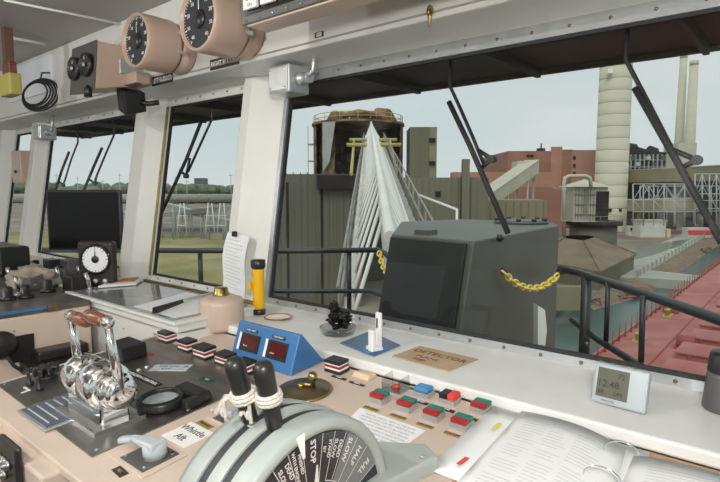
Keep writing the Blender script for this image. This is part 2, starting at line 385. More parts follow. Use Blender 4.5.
# hanging item at far left top
p = Pv(6, 95, 1.0)
h = thing('signal_light', 'yellow hanging lamp on a brown bracket at the top left edge', 'lamp', (p.x, p.y, p.z))
MB().box((p.x-.10, 1.0, p.z), (p.x+.055, 1.06, p.z+.11)).build('housing', 'yellowst', h, bevel=.01)
MB().box((p.x-.07, 1.01, p.z+.11), (p.x+.03, 1.05, p.z+.17)).build('cap', 'wood', h, bevel=.006)
MB().box((p.x-.05, 1.01, p.z+.17), (p.x-.005, 1.05, 2.43)).build('bracket', mat('bracket_brown', (.14, .07, .055), .5), h)

# ================================================================== OVERHEAD INSTRUMENTS
def rudder_gauge(px, py, bx, by, r, label, left_text):
    c = Pv(px, py, 1.12); t = thing('rudder_indicator', label, 'gauge', (c.x, 1.35, c.z), group='rudder angle indicators under the ceiling')
    y = lambda d: -(.225-d)   # local: face towards -Y
    MB().lathe([(r*.86, 0), (r*.93, -.02), (r*.93, -.075)], (0, 0, 0), (0, 1, 0), 40).build('mounting_drum', 'pink', t, local=True)
    MB().lathe([(r*.97, -.08), (r, -.09), (r, -.20), (r*.985, -.222), (r*.93, -.23), (r*.89, -.226), (r*.87, -.215)], (0, 0, 0), (0, 1, 0), 44).build('housing', 'pink', t, local=True)
    MB().lathe([(r*.95, -.072), (r*.95, -.083)], (0, 0, 0), (0, 1, 0), 40).build('clamp_band', 'bronze', t, local=True)
    d = MB().lathe([(r*.88, -.21), (r*.88, -.216)], (0, 0, 0), (0, 1, 0), 40).build('dial', 'dial', t, local=True)
    tk = MB()
    for i in range(-20, 21):
        a = math.radians(90+i*7.2); L = .10 if i % 5 == 0 else .05
        e = Vector((math.cos(a), 0, math.sin(a))); f = Vector((-e.z, 0, e.x))*(.0022 if i % 5 == 0 else .0012)
        p0, p1 = e*r*(.84-L), e*r*.84; dy = Vector((0, -.2165, 0))
        tk.add([p0-f+dy, p0+f+dy, p1+f+dy, p1-f+dy], [(0, 1, 2, 3)])
    tk.build('scale_marks', 'glasswhite', t, local=True, kind='stuff')
    for i, s in zip(range(-4, 5), ['40', '30', '20', '10', '0', '10', '20', '30', '40']):
        a = math.radians(90-i*36); text(s, r*.17, (math.cos(a)*r*.62, -.217, math.sin(a)*r*.62), (PI/2, 0, 0), 'glasswhite', d)
    nd = MB(); nd.add([(-.004, -.219, 0), (.004, -.219, 0), (.0015, -.219, r*.6), (-.0015, -.219, r*.6)], [(0, 1, 2, 3)]); nd.build('needle', 'glasswhite', t, local=True)
    MB().lathe([(r*.3, -.216), (r*.28, -.221), (0, -.223)], (0, 0, 0), (0, 1, 0), 24).build('dial_hub', 'black', t, local=True)
    for a in (200, 340, 20, 160):
        a = math.radians(a); MB().box((math.cos(a)*r*.99-.008, -.10, math.sin(a)*r*.99-.008), (math.cos(a)*r*.99+.008, -.07, math.sin(a)*r*.99+.008)).build('clip', 'alu', t, local=True, bevel=.002)
    
    return t
rudder_gauge(134, 40, 0, 0, .108, 'round beige rudder indicator above the LEFT RUDDER label', '')
rudder_gauge(196, 18, 0, 0, .112, 'round beige rudder indicator above the RIGHT RUDDER label', '')
def plate(u, v, z, w, h, txt, label, size):
    t = thing('name_plate', label, 'label', (u, v, z))
    MB().box((-w/2, -.002, -h/2), (w/2, 0, h/2)).build('plate', 'black', t, local=True)
    text(txt, size, (0, -.0025, 0), (PI/2, 0, 0), 'glasswhite', t, bold=.025, sx=.86)
    return t
p = Pv(162, 79.5, 1.348); plate(p.x, 1.35, p.z, .18, .042, 'LEFT RUDDER', 'black name plate reading LEFT RUDDER', .030)
p = Pv(224, 62, 1.348); plate(p.x, 1.35, p.z, .19, .042, 'RIGHT RUDDER', 'black name plate reading RIGHT RUDDER', .029)
p = Pv(319, 34.5, 1.348); t = thing('name_plate', 'tiny black label with white print on the header beam', 'label', (p.x, 1.35, p.z))
MB().box((-.02, -.002, -.009), (.02, 0, .009)).build('plate', 'black', t, local=True); MB().box((-.011, -.003, -.006), (.011, -.002, .006)).build('print_panel', 'glasswhite', t, local=True)
text('PUSH', .007, (0, -.0035, 0), (PI/2, 0, 0), 'ink', t)

# twin meter box
c = Pv(78, 66, 1.10)
t = thing('twin_gauge_box', 'beige box with two round black meters, left of the rudder indicators', 'gauge', (c.x, 1.35, c.z)); t.scale = (1.15, 1.05, 1.12)
MB().hexa([(-.115, -.22, -.10), (.10, -.22, -.10), (.10, 0, -.06), (-.115, 0, -.06)], [(-.115, -.20, .09), (.10, -.20, .09), (.10, 0, .09), (-.115, 0, .09)]).build('box', 'pink', t, local=True, bevel=.006)
MB().hexa([(-.117, -.226, -.102), (.102, -.226, -.102), (.102, -.22, -.10), (-.117, -.22, -.10)], [(-.117, -.206, .092), (.102, -.206, .092), (.102, -.2, .09), (-.117, -.2, .09)]).build('face_panel', 'mug', t, local=True, bevel=.001)
for x in (-.062, .046):
    mtr = MB().lathe([(.047, -.218), (.047, -.236), (.041, -.237), (.040, -.230)], (x, 0, 0), (0, 1, 0), 28).build('meter', 'black', t, local=True)
    text('0', .02, (x, -.234, .024), (PI/2, 0, 0), 'glasswhite', mtr); mm = MB()
    for i in range(-5, 6):
        a = math.radians(90+i*24); e = Vector((math.cos(a), 0, math.sin(a))); f = Vector((-e.z, 0, e.x))*.0012
        mm.add([Vector((x, -.2345, 0))+e*.029-f, Vector((x, -.2345, 0))+e*.029+f, Vector((x, -.2345, 0))+e*.036+f, Vector((x, -.2345, 0))+e*.036-f], [(0, 1, 2, 3)])
    mm.build('scale_marks', 'alu', mtr, local=True, kind='stuff')
    MB().lathe([(.01, -.235), (.01, -.24), (0, -.241)], (x, 0, 0), (0, 1, 0), 14).build('boss', 'alu', mtr, local=True)
MB().lathe([(.016, 0), (.016, .03), (.006, .045), (.004, .045)], (.07, -.235, -.13), (0, 0, 1), 12).build('knob', 'black', t, local=True)
# bracket clutter between meter box and gauge: junction fitting with cables
c = Pv(118, 60, 1.25)
t = thing('junction_fitting', 'grey cable fitting with looped white cables behind the twin meters', 'fitting', (c.x, 1.35, c.z))
MB().box((-.04, -.12, -.07), (.05, 0, .0)).build('junction_box', 'alu', t, local=True, bevel=.006)
MB().box((-.02, -.14, -.05), (.01, -.12, -.03)).build('terminal', 'black', t, local=True)
for k in range(3):
    MB().tube([(-.02+k*.02, -.08, 0), (-.03+k*.02, -.10, .07), (0+k*.02, -.08, .11), (.03+k*.015, -.04, .08), (.03, -.02, .03)], .008, 8).build('cable', 'creamcable' if 0 else 'rope', t, local=True)
MB().box((-.03, -.10, -.12), (.16, -.03, -.07)).build('bracket', 'pink', t, local=True, bevel=.005)
# coil of cable hanging
c = Pv(49, 95, 1.33)
t = thing('cable_coil', 'coil of black cable hanging from a hook under the ceiling', 'cable', (c.x, c.y, c.z))
for k in range(5):
    r = .075+.008*k
    MB().ring((c.x+.006*(k-2), c.y-.07+.005*k, c.z-.002*k), r*.92, .0055, (.72+.05*(k-2), -.7, .08*(k % 2)), 28, 6, 1.1, .85).build('turn', 'rubber', t)
MB().tube([(c.x+.02, 1.35, c.z+.13), (c.x+.02, c.y-.04, c.z+.12), (c.x+.02, c.y-.05, c.z+.08)], .005).build('hook', 'black', t)
# black loudspeaker on post P2
c = Pv(137, 101, 1.32)
t = thing('loudspeaker', 'small black loudspeaker bracketed to the post below LEFT RUDDER', 'speaker', (c.x, c.y, c.z), (math.radians(8), math.radians(18), math.radians(-12)))
MB().hexa([(-.06, -.07, -.055), (.055, -.07, -.055), (.04, .03, -.045), (-.045, .03, -.045)], [(-.06, -.07, .055), (.055, -.07, .055), (.04, .03, .045), (-.045, .03, .045)]).build('cabinet', 'black', t, local=True, bevel=.006)
MB().box((-.054, -.074, -.049), (.049, -.07, .049)).build('grille', 'rubber', t, local=True)
MB().tube([(.03, .0, 0), (.075, .03, .0), (.10, .07, .01)], .012).build('bracket', 'black', t, local=True)
# grey switch box on P1 with cable gland
def switch_box(px, py, s, label, rz=0):
    c = Pw(px, py, -.13); t = thing('switch_box', label, 'box', (c.x, c.y, c.z), (-math.atan(LEAN)*0, 0, rz), 'grey switch boxes on the window posts')
    MB().box((-s, -.05, -s*.85), (s*.9, .055, s*.85)).build('enclosure', 'alu', t, local=True, bevel=.006)
    MB().box((-s*.9, -.056, -s*.72), (s*.8, -.05, s*.72)).build('lid', 'alu', t, local=True, bevel=.003)
    for a in (-.7, .62):
        for b in (-.55, .55): MB().lathe([(.004, 0), (.003, .003)], (a*s, -.056, b*s), (0, -1, 0), 8).build('screw', 'chrome', t, local=True)
    MB().lathe([(s*.4, 0), (s*.4, .02), (s*.28, .024), (s*.28, .05), (s*.36, .05), (s*.36, .06)], (s*.9, 0, 0), (1, 0, 0), 14).build('cable_gland', 'alu', t, local=True)
    MB().tube([(s*.9+.05, 0, 0), (s*.9+.075, .0, .02), (s*.9+.08, .0, .06), (s*.9+.08, .01, .11)], .008).build('cable', 'alu', t, local=True)
    return t
switch_box(289, 81, .062, 'large grey metal switch box at the top of the main window post')
switch_box(45, 133, .055, 'small grey switch box at the top of the port corner post')
# beige box hung on the far left post
c = Pw(22, 165, -.10); t = thing('intercom_box', 'beige box fixed in front of the narrow port window', 'box', (c.x, c.y, c.z))
MB().box((-.085, -.04, -.13), (.085, .045, .10)).build('enclosure', 'pink', t, local=True, bevel=.006)
MB().lathe([(.012, 0), (.010, .012), (0, .013)], (-.0, -.04, -.05), (0, -1, 0), 12).build('knob', 'black', t, local=True)
# overhead annunciator box
p = Pv(247, 27, 1.06)
u0 = p.x; z0 = p.z; dpt = Pz(270, 32.5, z0).y-1.06
t = thing('annunciator_panel', 'black overhead panel with white labels and a row of screws, in a beige case', 'panel', (u0, 1.06, z0))
hh = 2.43-z0
MB().hexa([(0, 0, 0), (.95, 0, 0), (.95, dpt, 0), (0, dpt, 0)], [(0, -.03, hh), (.95, -.03, hh), (.95, dpt, hh), (0, dpt, hh)]).build('case', 'beige', t, local=True, bevel=.004)
MB().hexa([(-.012, -.010, .004), (.96, -.010, .004), (.96, .0, .004), (-.012, .0, .004)], [(-.012, -.04, hh-.01), (.96, -.04, hh-.01), (.96, -.03, hh-.01), (-.012, -.03, hh-.01)]).build('face_panel', 'mug', t, local=True, bevel=.002)
MB().hexa([(.012, -.016, .026), (.94, -.016, .026), (.94, -.012, .026), (.012, -.012, .026)], [(.012, -.044, hh-.02), (.94, -.044, hh-.02), (.94, -.038, hh-.02), (.012, -.038, hh-.02)]).build('glass_front', 'blackgloss', t, local=True)
for k in range(14): MB().lathe([(.005, 0), (.004, .003), (0, .0035)], (.012+k*.058, -.012, .013), (0, -1, 0), 10).build('screw', 'chrome', t, local=True)
for k in range(9):
    lb = MB().box((.022+k*.075, -.030, .036), (.022+k*.075+.058, -.021, .075)).build('label_window', 'glasswhite', t, local=True)
    text('ALARM', .013, (.022+k*.075+.029, -.0305, .063), (PI/2, 0, 0), 'ink', lb); text('ON', .013, (.022+k*.075+.029, -.0305, .046), (PI/2, 0, 0), 'ink', lb)
# brass wing screw on the fascia
p = Pv(430, 10, 1.33); t = thing('wing_screw', 'small brass wing screw under the header beam', 'screw', (p.x, 1.35, p.z))
MB().ring((0, -.02, .0), .016, .0035, (1, 0, .2), 16, 6, 1, .6).build('wing', 'brass', t, local=True)
MB().tube([(0, 0, 0), (0, -.02, 0)], .005).build('stem', 'brass', t, local=True); MB().lathe([(.008, 0), (.006, -.01), (.003, -.035), (0, -.04)], (0, -.02, -.008), (0, 0, 1), 12).build('drop', 'brass', t, local=True)
# paper taped to post P1
q = [Pw(229, 232, -.095), Pw(249, 237, -.095), Pw(241, 300, -.095), Pw(221, 291, -.095)]
t = thing('notice_sheet', 'curling white notice sheet clipped to the main window post', 'paper', q[3])
m = MB(); n = 8; vs = []
for j in range(n+1):
    for i in range(5):
        a = q[0].lerp(q[1], i/4); b = q[3].lerp(q[2], i/4); pp = a.lerp(b, j/n); pp = pp+Vector((0, -.012*math.sin(j/n*PI*1.6)-.006*math.cos(i), 0)); vs.append(pp)
vb = [v+Vector((0, .0006, 0)) for v in vs]; N = len(vs)
m.add(vs+vb, [(j*5+i, j*5+i+1, (j+1)*5+i+1, (j+1)*5+i) for j in range(n) for i in range(4)]+[(N+j*5+i, N+(j+1)*5+i, N+(j+1)*5+i+1, N+j*5+i+1) for j in range(n) for i in range(4)], True)
m.build('sheet', 'paper', t)
m = MB()
for j in range(14):
    s = .1+j*.06; a = q[0].lerp(q[3], s); b = q[1].lerp(q[2], s); y = -.012*math.sin(s*PI*1.6)-.0075
    p0, p1 = a.lerp(b, .12), a.lerp(b, .9-.2*(j % 3 == 0)); dz = Vector((0, 0, .0016)); o = Vector((0, y, 0)); m.add([p0+o, p1+o, p1+o+dz, p0+o+dz], [(0, 1, 2, 3)])
m.build('print_lines', 'pencil', t, kind='stuff')
MB().box(q[0].lerp(q[1], .4)+Vector((-.01, -.02, -.01)), q[0].lerp(q[1], .4)+Vector((.01, -.004, .012))).build('clip', 'black', t, bevel=.002)

# ================================================================== MAIN CONSOLE
UL, UR, VF, VB = -1.76, 1.7, .41, 1.117
cons = thing('main_console', 'beige bridge control console below the front windows', 'console', (-.1, .76, 0))
def top_slab(m, poly, th=.02, up=0.):
    return m.prism(poly, lambda p: zc(p[1])-th+up, lambda p: zc(p[1])+up)
m = MB(); top_slab(m, [(UL, VF), (-.47, VF), (-.47, VB), (UL, VB)]); m.build('worktop', 'beige', cons, bevel=.004)
m = MB(); top_slab(m, [(-.468, VF), (UR, VF), (UR, VB), (-.468, VB)]); m.build('chart_top', 'oak', cons, label='tan wooden worktop under the binder')
m = MB().hexa([(UL+.01, VF+.09, 0), (UR, VF+.09, 0), (UR, VB, 0), (UL+.01, VB, 0)], [(UL+.01, VF+.02, zc(VF)-.02), (UR, VF+.02, zc(VF)-.02), (UR, VB, zc(VB)-.02), (UL+.01, VB, zc(VB)-.02)]); m.build('body', 'beige', cons)
# skirt panel to the port side of the knee
m = MB().hexa([(UL, VF-.02, .3), (-1.14, VF-.02, .3), (-1.14, VF+.06, .3), (UL, VF+.06, .3)], [(UL, VF-.035, zc(VF)-.012), (-1.14, VF-.035, zc(VF)-.012), (-1.14, VF+.02, zc(VF)-.012), (UL, VF+.02, zc(VF)-.012)]); m.build('skirt_panel', 'beige', cons, bevel=.006)
# connector plate on the skirt
c = Pv(14, 474, VF-.04)
cp = MB().box((c.x-.06, VF-.05, c.z-.09), (c.x+.05, VF-.036, c.z+.075), Matrix.Rotation(math.radians(0), 3, 'Y')).build('socket_plate', 'black', cons, bevel=.012)
for k in range(5): MB().lathe([(.011, 0), (.011, .008), (.007, .010), (.006, .018), (0, .018)], (c.x-.04+.026*(k % 3), VF-.05, c.z+.03-.03*(k//3)), (0, -1, 0), 12).build('toggle', 'chrome', cp)
# stainless panel
m = MB(); top_slab(m, [(-1.735, .475), (-1.112, .462), (-1.112, .93), (-1.735, .955)], .0, .0)
m = MB(); m.prism([(-1.735, .475), (-1.112, .462), (-1.112, .93), (-1.735, .955)], lambda p: zc(p[1]), lambda p: zc(p[1])+.003)
pan = m.build('engine_panel', 'steel', cons, bevel=.001)
for u, v in ((-1.72, .49), (-1.13, .48), (-1.72, .70), (-1.13, .70), (-1.43, .48), (-1.14, .91)):
    MB().lathe([(.005, 0), (.004, .002)], (u, v, zc(v)+.003), (0, 0, 1), 8).build('screw', 'chrome', pan)
RC = (CA, 0, 0)
def on(px, py, name, label, cat, rz=0, group=None, up=0.):
    p = Pc(px, py); return thing(name, label, cat, (p.x, p.y, p.z+up), (Matrix.Rotation(CA, 4, 'X') @ Matrix.Rotation(rz, 4, 'Z')).to_euler(), group)
def flatlabel(px, py, w, h, rz, material, txt, tcol, size, label, name='engraved_label', up=.0):
    t = on(px, py, name, label, 'label', rz, up=up)
    MB().box((-w/2, -h/2, 0), (w/2, h/2, .0018)).build('plate', material, t, local=True)
    if txt: text(txt, size, (0, 0, .0022), (0, 0, 0), tcol, t, bold=.005)
    return t
# twin chrome engine control levers
pr_, pl_ = Pz(119, 393, 1.145), Pz(84, 374, 1.145)
ec = thing('engine_lever_control', 'twin chrome engine control with brown wooden grips', 'lever', ((pr_.x+pl_.x)/2, .62, zc(.62)+.003))
vv = (pr_.y+pl_.y)/2+.005; uu0 = pl_.x-.03; uu1 = pr_.x-.012; zz = 1.142
MB().hexa([(uu0-.01, vv-.06, zc(vv-.06)+.003), (uu1+.0, vv-.06, zc(vv-.06)+.003), (uu1+.0, vv+.06, zc(vv+.06)+.003), (uu0-.01, vv+.06, zc(vv+.06)+.003)], [(uu0-.01, vv-.06, zc(vv)+.009), (uu1+.0, vv-.06, zc(vv)+.009), (uu1+.0, vv+.06, zc(vv)+.014), (uu0-.01, vv+.06, zc(vv)+.014)]).build('base_plate', 'chrome', ec)
for k, (a, b, r) in enumerate(((0, .30, .052), (.33, .42, .030), (.45, .82, .056), (.84, 1.0, .044))):
    x0 = uu0+(uu1-uu0)*a; x1 = uu0+(uu1-uu0)*b
    MB().lathe([(r*.6, 0), (r*.92, .004), (r, .012), (r, x1-x0-.012), (r*.92, x1-x0-.004), (r*.6, x1-x0)], (x0, vv, zz), (1, 0, 0), 28).build('barrel', 'chrome', ec)
MB().hexa([(uu0, vv-.036, zc(vv)), (uu1-.02, vv-.036, zc(vv)), (uu1-.02, vv+.036, zc(vv)), (uu0, vv+.036, zc(vv))], [(uu0+.01, vv-.03, zz), (uu1-.03, vv-.03, zz), (uu1-.03, vv+.03, zz), (uu0+.01, vv+.03, zz)]).build('pedestal', 'chrome', ec, bevel=.006)
for (bx, by, tx, ty, x, nm) in ((119, 388, 107, 322, uu1+.008, 0), (84, 368, 71, 316, uu0-.002, 1)):
    b_ = Vector((x, vv, zz)); tp = Pu(tx, ty, x)
    lv = MB().tube([b_, b_.lerp(tp, .5), tp], lambda s: .0125-.004*s, 14)
    lv.lathe([(.030, -.009), (.036, -.004), (.036, .004), (.028, .010), (.012, .012), (0, .012)], b_, (1, 0, 0), 24)
    lv.lathe([(0, -.014), (.012, -.012), (.0155, 0), (.012, .012), (0, .014)], tp, (1, 0, 0), 16)
    L = lv.build('lever_arm', 'chrome', ec)
    g0 = tp+Vector((-.012, 0, 0)) if nm == 0 else tp+Vector((.010, 0, 0))
    g1 = Vector(((uu0+uu1)/2+(.006 if nm == 0 else -.006), tp.y, tp.z))
    d = g1-g0; n = d.length
    MB().lathe([(.010, 0), (.0145, .012), (.0165, n*.5), (.0145, n-.01), (.008, n)], g0, d, 18).build('grip', 'wood', L)
# small things on the stainless panel
def knob(parent, u, v, r, h, material='black', z=None):
    z = zc(v)+.003 if z is None else z
    return MB().lathe([(r*1.25, 0), (r*1.25, h*.15), (r, h*.25), (r*.92, h*.9), (r*.7, h), (0, h)], (u, v, z), (0, -CS, 1), 16).build('knob', material, parent)
k1 = on(47, 378, 'selector_switch', 'black star-shaped selector knob at the port corner of the stainless panel', 'switch')
MB().lathe([(.028, .003), (.028, .010), (.02, .012), (.018, .03), (.012, .034), (0, .034)], (0, 0, 0), (0, 0, 1), 20).build('knob', 'black', k1, local=True)
for a in range(4): MB().box((-.035, -.007, .016), (.035, .007, .036), Matrix.Rotation(a*PI/4, 3, 'Z'), (0, 0, .02)).build('grip_wing', 'black', k1, local=True, bevel=.003)
for px, py, l in ((30, 386, 'small black toggle by the port edge of the stainless panel'), (40, 391, 'second small black toggle beside the star-shaped knob')):
    t = on(px, py, 'toggle_switch', l, 'switch'); MB().lathe([(.010, .003), (.010, .012), (.005, .015), (.004, .035), (.006, .04), (0, .042)], (0, 0, 0), (0, 0, 1), 12).build('lever', 'black', t, local=True)
t = on(27, 390, 'engraved_label', 'white bracket mark on the port edge of the stainless panel', 'label'); MB().box((-.02, -.003, .003), (.02, .003, .004)).box((.014, -.02, .003), (.02, -.003, .004)).build('mark', 'glasswhite', t, local=True)
bp = Pc(58, 413); t = thing('instruction_plate', 'blue-grey framed instruction plate on the stainless panel', 'plate', (bp.x, bp.y, bp.z), (CA, 0, 0))
MB().box((-.088, -.062, .003), (.088, .062, .008)).build('frame', 'alu', t, local=True, bevel=.002)
MB().box((-.080, -.054, .008), (.080, .054, .0095)).build('card', mat('slate_card', (.10, .12, .15), .3, var=.2, vscale=60), t, local=True)
for k in range(5): MB().box((-.07, -.044+k*.02, .0096), (.06, -.040+k*.02, .0099)).build('text_line', 'lgrey', t, local=True)
t = on(114, 419, 'round_knob', 'black round knob in front of the chrome levers', 'knob'); MB().lathe([(.026, .003), (.026, .007), (.021, .009), (.019, .028), (.015, .032), (0, .032)], (0, 0, 0), (0, 0, 1), 20).build('dial_body', 'black', t, local=True); MB().box((-.002, .0, .032), (.002, .017, .034)).build('pointer', 'glasswhite', t, local=True)
# black bezel instrument
t = on(168, 405, 'clinometer', 'black oval-bezel instrument with clear lens on the stainless panel', 'instrument', rz=math.radians(0))
MB().lathe([(.052, .003), (.056, .008), (.056, .022), (.048, .028), (.045, .024), (.045, .012)], (-.01, -.012, 0), (0, 0, 1), 32, cap1=False).build('bezel', 'black', t, local=True)
MB().lathe([(.044, .014), (.044, .016)], (-.01, -.012, 0), (0, 0, 1), 28).build('dial', 'lgrey', t, local=True)
MB().lathe([(.0445, .020), (.03, .027), (0, .030)], (-.01, -.012, 0), (0, 0, 1), 28).build('lens', 'dome', t, local=True)
MB().hexa([(-.04, .035, .003), (.075, .035, .003), (.075, .085, .003), (-.04, .085, .003)], [(-.035, .038, .028), (.07, .038, .028), (.07, .08, .028), (-.035, .08, .028)]).build('housing', 'black', t, local=True, bevel=.006)
MB().box((.052, .005, .003), (.078, .05, .025)).build('side_block', 'black', t, local=True, bevel=.004)
MB().lathe([(.006, 0), (.006, .008), (0, .009)], (.068, .022, .012), (0, -1, 0), 10).build('screw', 'chrome', t, local=True)
flatlabel(141, 379, .19, .024, 0, 'black', 'PROPULSION CONTROL', 'glasswhite', .0155, 'black engraved strip reading PROPULSION CONTROL', up=.003)
t = flatlabel(171, 369, .115, .045, math.radians(33), 'lgrey', '', 'ink', .01, 'pale tag with blue print on the stainless panel', 'card_tag', up=.003)
text('STBY ENG', .013, (-.01, .008, .0022), (0, 0, 0), 'blue', t); text('BOW', .013, (-.01, -.009, .0022), (0, 0, 0), 'blue', t)
MB().lathe([(.008, .0018), (.007, .004), (0, .005)], (.045, 0, 0), (0, 0, 1), 12).build('rivet', 'chrome', t, local=True)
flatlabel(207, 381, .045, .018, math.radians(10), mat('dark_green_label', (.01, .09, .05), .4), 'ON', 'glasswhite', .008, 'small dark green label on the stainless panel', up=.003)
flatlabel(149, 355, .035, .012, math.radians(10), 'red', '', 'ink', .008, 'small dark red label near the back of the stainless panel', up=.003)
bx = on(124, 357, 'relay_box', 'black box behind the chrome levers', 'box'); MB().box((-.055, -.03, .003), (.055, .05, .045)).build('case', 'black', bx, local=True, bevel=.004); MB().lathe([(.004, 0), (.003, .003)], (-.035, -.03, .03), (0, -1, 0), 8).build('screw', 'chrome', bx, local=True)
for px, py, l in ((139, 372, 'tiny lamp nearer the PROPULSION CONTROL strip'), (147, 369, 'tiny lamp nearer the pale tag')):
    t = on(px, py, 'indicator_lamp', l, 'lamp'); MB().lathe([(.007, .003), (.007, .007), (.005, .010), (0, .011)], (0, 0, 0), (0, 0, 1), 12).build('bezel', 'alu', t, local=True)

# ---- striped block push switches
def block(name='guard_switch'):
    t = thing(name, '', 'switch', (0, 0, 0), (CA, 0, 0), 'black and red striped guarded switches')
    MB().box((-.026, -.019, 0), (.026, .019, .008)).build('base', 'black', t, local=True, bevel=.001)
    MB().box((-.024, -.017, .008), (.024, .017, .0135)).build('lower_band', 'glasswhite', t, local=True)
    MB().box((-.0245, -.0175, .0135), (.0245, .0175, .0195)).build('middle_band', 'red', t, local=True)
    MB().box((-.024, -.017, .0195), (.024, .017, .023)).build('upper_band', 'glasswhite', t, local=True)
    MB().box((-.026, -.019, .023), (.026, .019, .031)).build('cap', 'black', t, local=True, bevel=.002)
    return t
B0 = block(); first = True
blocks = [(168, 341, 'striped black and red switch nearest the chart box, first of the row'), (188, 350, 'striped switch second from the chart box'),
          (205, 357, 'striped switch third from the chart box, with a white strip in front'), (226, 364, 'striped switch left of the telegraph handles, fourth from the chart box'),
          (246, 372, 'striped switch seen between the two telegraph handles'), (337, 371, 'striped switch standing alone right of the blue box')]
for px, py, l in blocks:
    p = Pc(px, py); s = B0 if first else clone(B0, p); s.location = p; s['label'] = l; first = False; s.scale = (1.3, 1.2, 1.2) if px == 205 else (1.12, 1.1, 1.15)
    if px > 160:
        tt = flatlabel(px+2, py+7, .05, .010, 0, 'black' if px != 168 else 'cream', 'PUMP', 'glasswhite', .008, 'little black print strip before the ' + l.split(',')[0]) if px in (188, 205, 337) else None
# ---- red and green paired buttons
def rg():
    t = thing('start_stop_button', '', 'button', (0, 0, 0), (CA, 0, 0), 'red and green start stop buttons')
    MB().hexa([(-.020, -.020, 0), (.020, -.020, 0), (.020, .020, 0), (-.020, .020, 0)], [(-.019, -.019, .014), (.019, -.019, .014), (.019, .019, .014), (-.019, .019, .014)]).build('base', 'alu', t, local=True, bevel=.001)
    MB().box((-.019, -.018, .014), (.019, -.001, .024)).build('red_cap', 'red', t, local=True, bevel=.003, label='red stop cap')
    MB().box((-.019, .001, .014), (.019, .018, .024)).build('green_cap', 'green', t, local=True, bevel=.003, label='green start cap')
    return t
R0 = rg(); first = True
for px, py, l in ((380, 401, 'leftmost of the row of four red and green buttons'), (407, 409, 'second red and green button from the left in the row of four'), (434, 418, 'third red and green button from the left in the row of four'),
                  (462, 427, 'rightmost of the row of four red and green buttons'), (481, 411, 'red and green button by itself behind the row of four')):
    p = Pc(px, py); s = R0 if first else clone(R0, p); s.location = p; s['label'] = l; first = False
    q = Pc(px, py); flatlabel(px-9, py+8, .042, .011, 0, 'gold' if px != 481 else 'black', 'HYD PUMP', 'ink' if px != 481 else 'gold', .0075, 'engraved %s strip under the %s' % ('brass' if px != 481 else 'black', l.replace('red and green button', 'button').replace(' in the row of four', ' in the row').replace(' of the row of four red and green buttons', ' button of the row')))
# blue cap button
t = on(424, 395, 'push_button', 'blue-capped push button beside the red and green buttons', 'button'); MB().box((-.022, -.018, 0), (.022, .018, .012)).build('base', 'alu', t, local=True, bevel=.002); MB().box((-.021, -.017, .012), (.021, .017, .024)).build('cap', 'bluelight', t, local=True, bevel=.006, seg=3)
flatlabel(419, 402, .05, .010, 0, 'black', 'GEN SET', 'glasswhite', .008, 'black strip with white print in front of the blue button')
t = on(450, 402, 'push_button', 'push button with half black and half red cap behind the row of four', 'button'); MB().box((-.022, -.018, 0), (.022, .018, .012)).build('base', 'alu', t, local=True, bevel=.002); MB().box((-.021, -.017, .012), (-.001, .017, .024)).build('black_cap', 'black', t, local=True, bevel=.002); MB().box((.001, -.017, .012), (.021, .017, .026)).build('red_cap', 'redtag', t, local=True, bevel=.003)
flatlabel(443, 409, .06, .011, 0, 'black', 'STEERING', 'glasswhite', .008, 'black strip with white print in front of the black and red button')
flatlabel(466, 398, .022, .010, 0, 'black', 'A', 'green', .007, 'tiny black strip behind the lone red and green button')
# clear guard
t = on(396, 390, 'guarded_button', 'red button under a clear hinged plastic guard', 'button')
MB().box((-.026, -.022, 0), (.026, .022, .004)).build('base', 'alu', t, local=True, bevel=.001); MB().lathe([(.011, .004), (.011, .012), (0, .014)], (0, 0, 0), (0, 0, 1), 16).build('cap', 'redtag', t, local=True)
m = MB(); m.box((-.027, -.022, .004), (-.024, .022, .038)); m.box((.024, -.022, .004), (.027, .022, .038)); m.box((-.027, -.024, .004), (.027, -.021, .022)); m.box((-.027, .02, .004), (.027, .023, .02)); m.build('guard', 'clear', t, local=True)
t = on(364, 377, 'rocker_switch', 'cream plastic rocker block right of the lone striped switch', 'switch'); MB().hexa([(-.03, -.02, 0), (.03, -.02, 0), (.03, .022, 0), (-.03, .022, 0)], [(-.026, -.012, .016), (.026, -.012, .016), (.026, .02, .009), (-.026, .02, .009)]).build('cover', 'cream', t, local=True, bevel=.004)
flatlabel(357, 384, .05, .009, 0, 'black', 'HORN', 'glasswhite', .007, 'black strip in front of the cream rocker block')
flatlabel(413, 389, .02, .008, 0, 'black', '', 'ink', .007, 'tiny plain black strip right of the clear guard')
# brass disc with knob
p = Pc(304, 391); t = thing('brass_regulator', 'round aged brass plate with a small brass crank', 'regulator', p, (CA, 0, 0))
MB().lathe([(.072, 0), (.074, .003), (.070, .007), (.03, .010), (0, .010)], (0, 0, 0), (0, 0, 1), 40).build('disc', 'bronze', t, local=True)
MB().lathe([(.010, .008), (.010, .018), (0, .02)], (-.01, 0, 0), (0, 0, 1), 14).build('hub', 'brass', t, local=True)
MB().tube([(-.01, 0, .017), (.02, .012, .017)], .006).build('crank', 'brass', t, local=True)
MB().lathe([(.006, .012), (.0055, .028), (.011, .033), (.013, .042), (.009, .050), (0, .052)], (.022, .013, 0), (0, 0, 1), 16).build('knob', 'brass', t, local=True)
for a in (30, 150, 270): MB().lathe([(.004, .004), (.003, .008)], (.058*math.cos(math.radians(a)), .058*math.sin(math.radians(a)), 0), (0, 0, 1), 8).build('screw', 'brass', t, local=True)
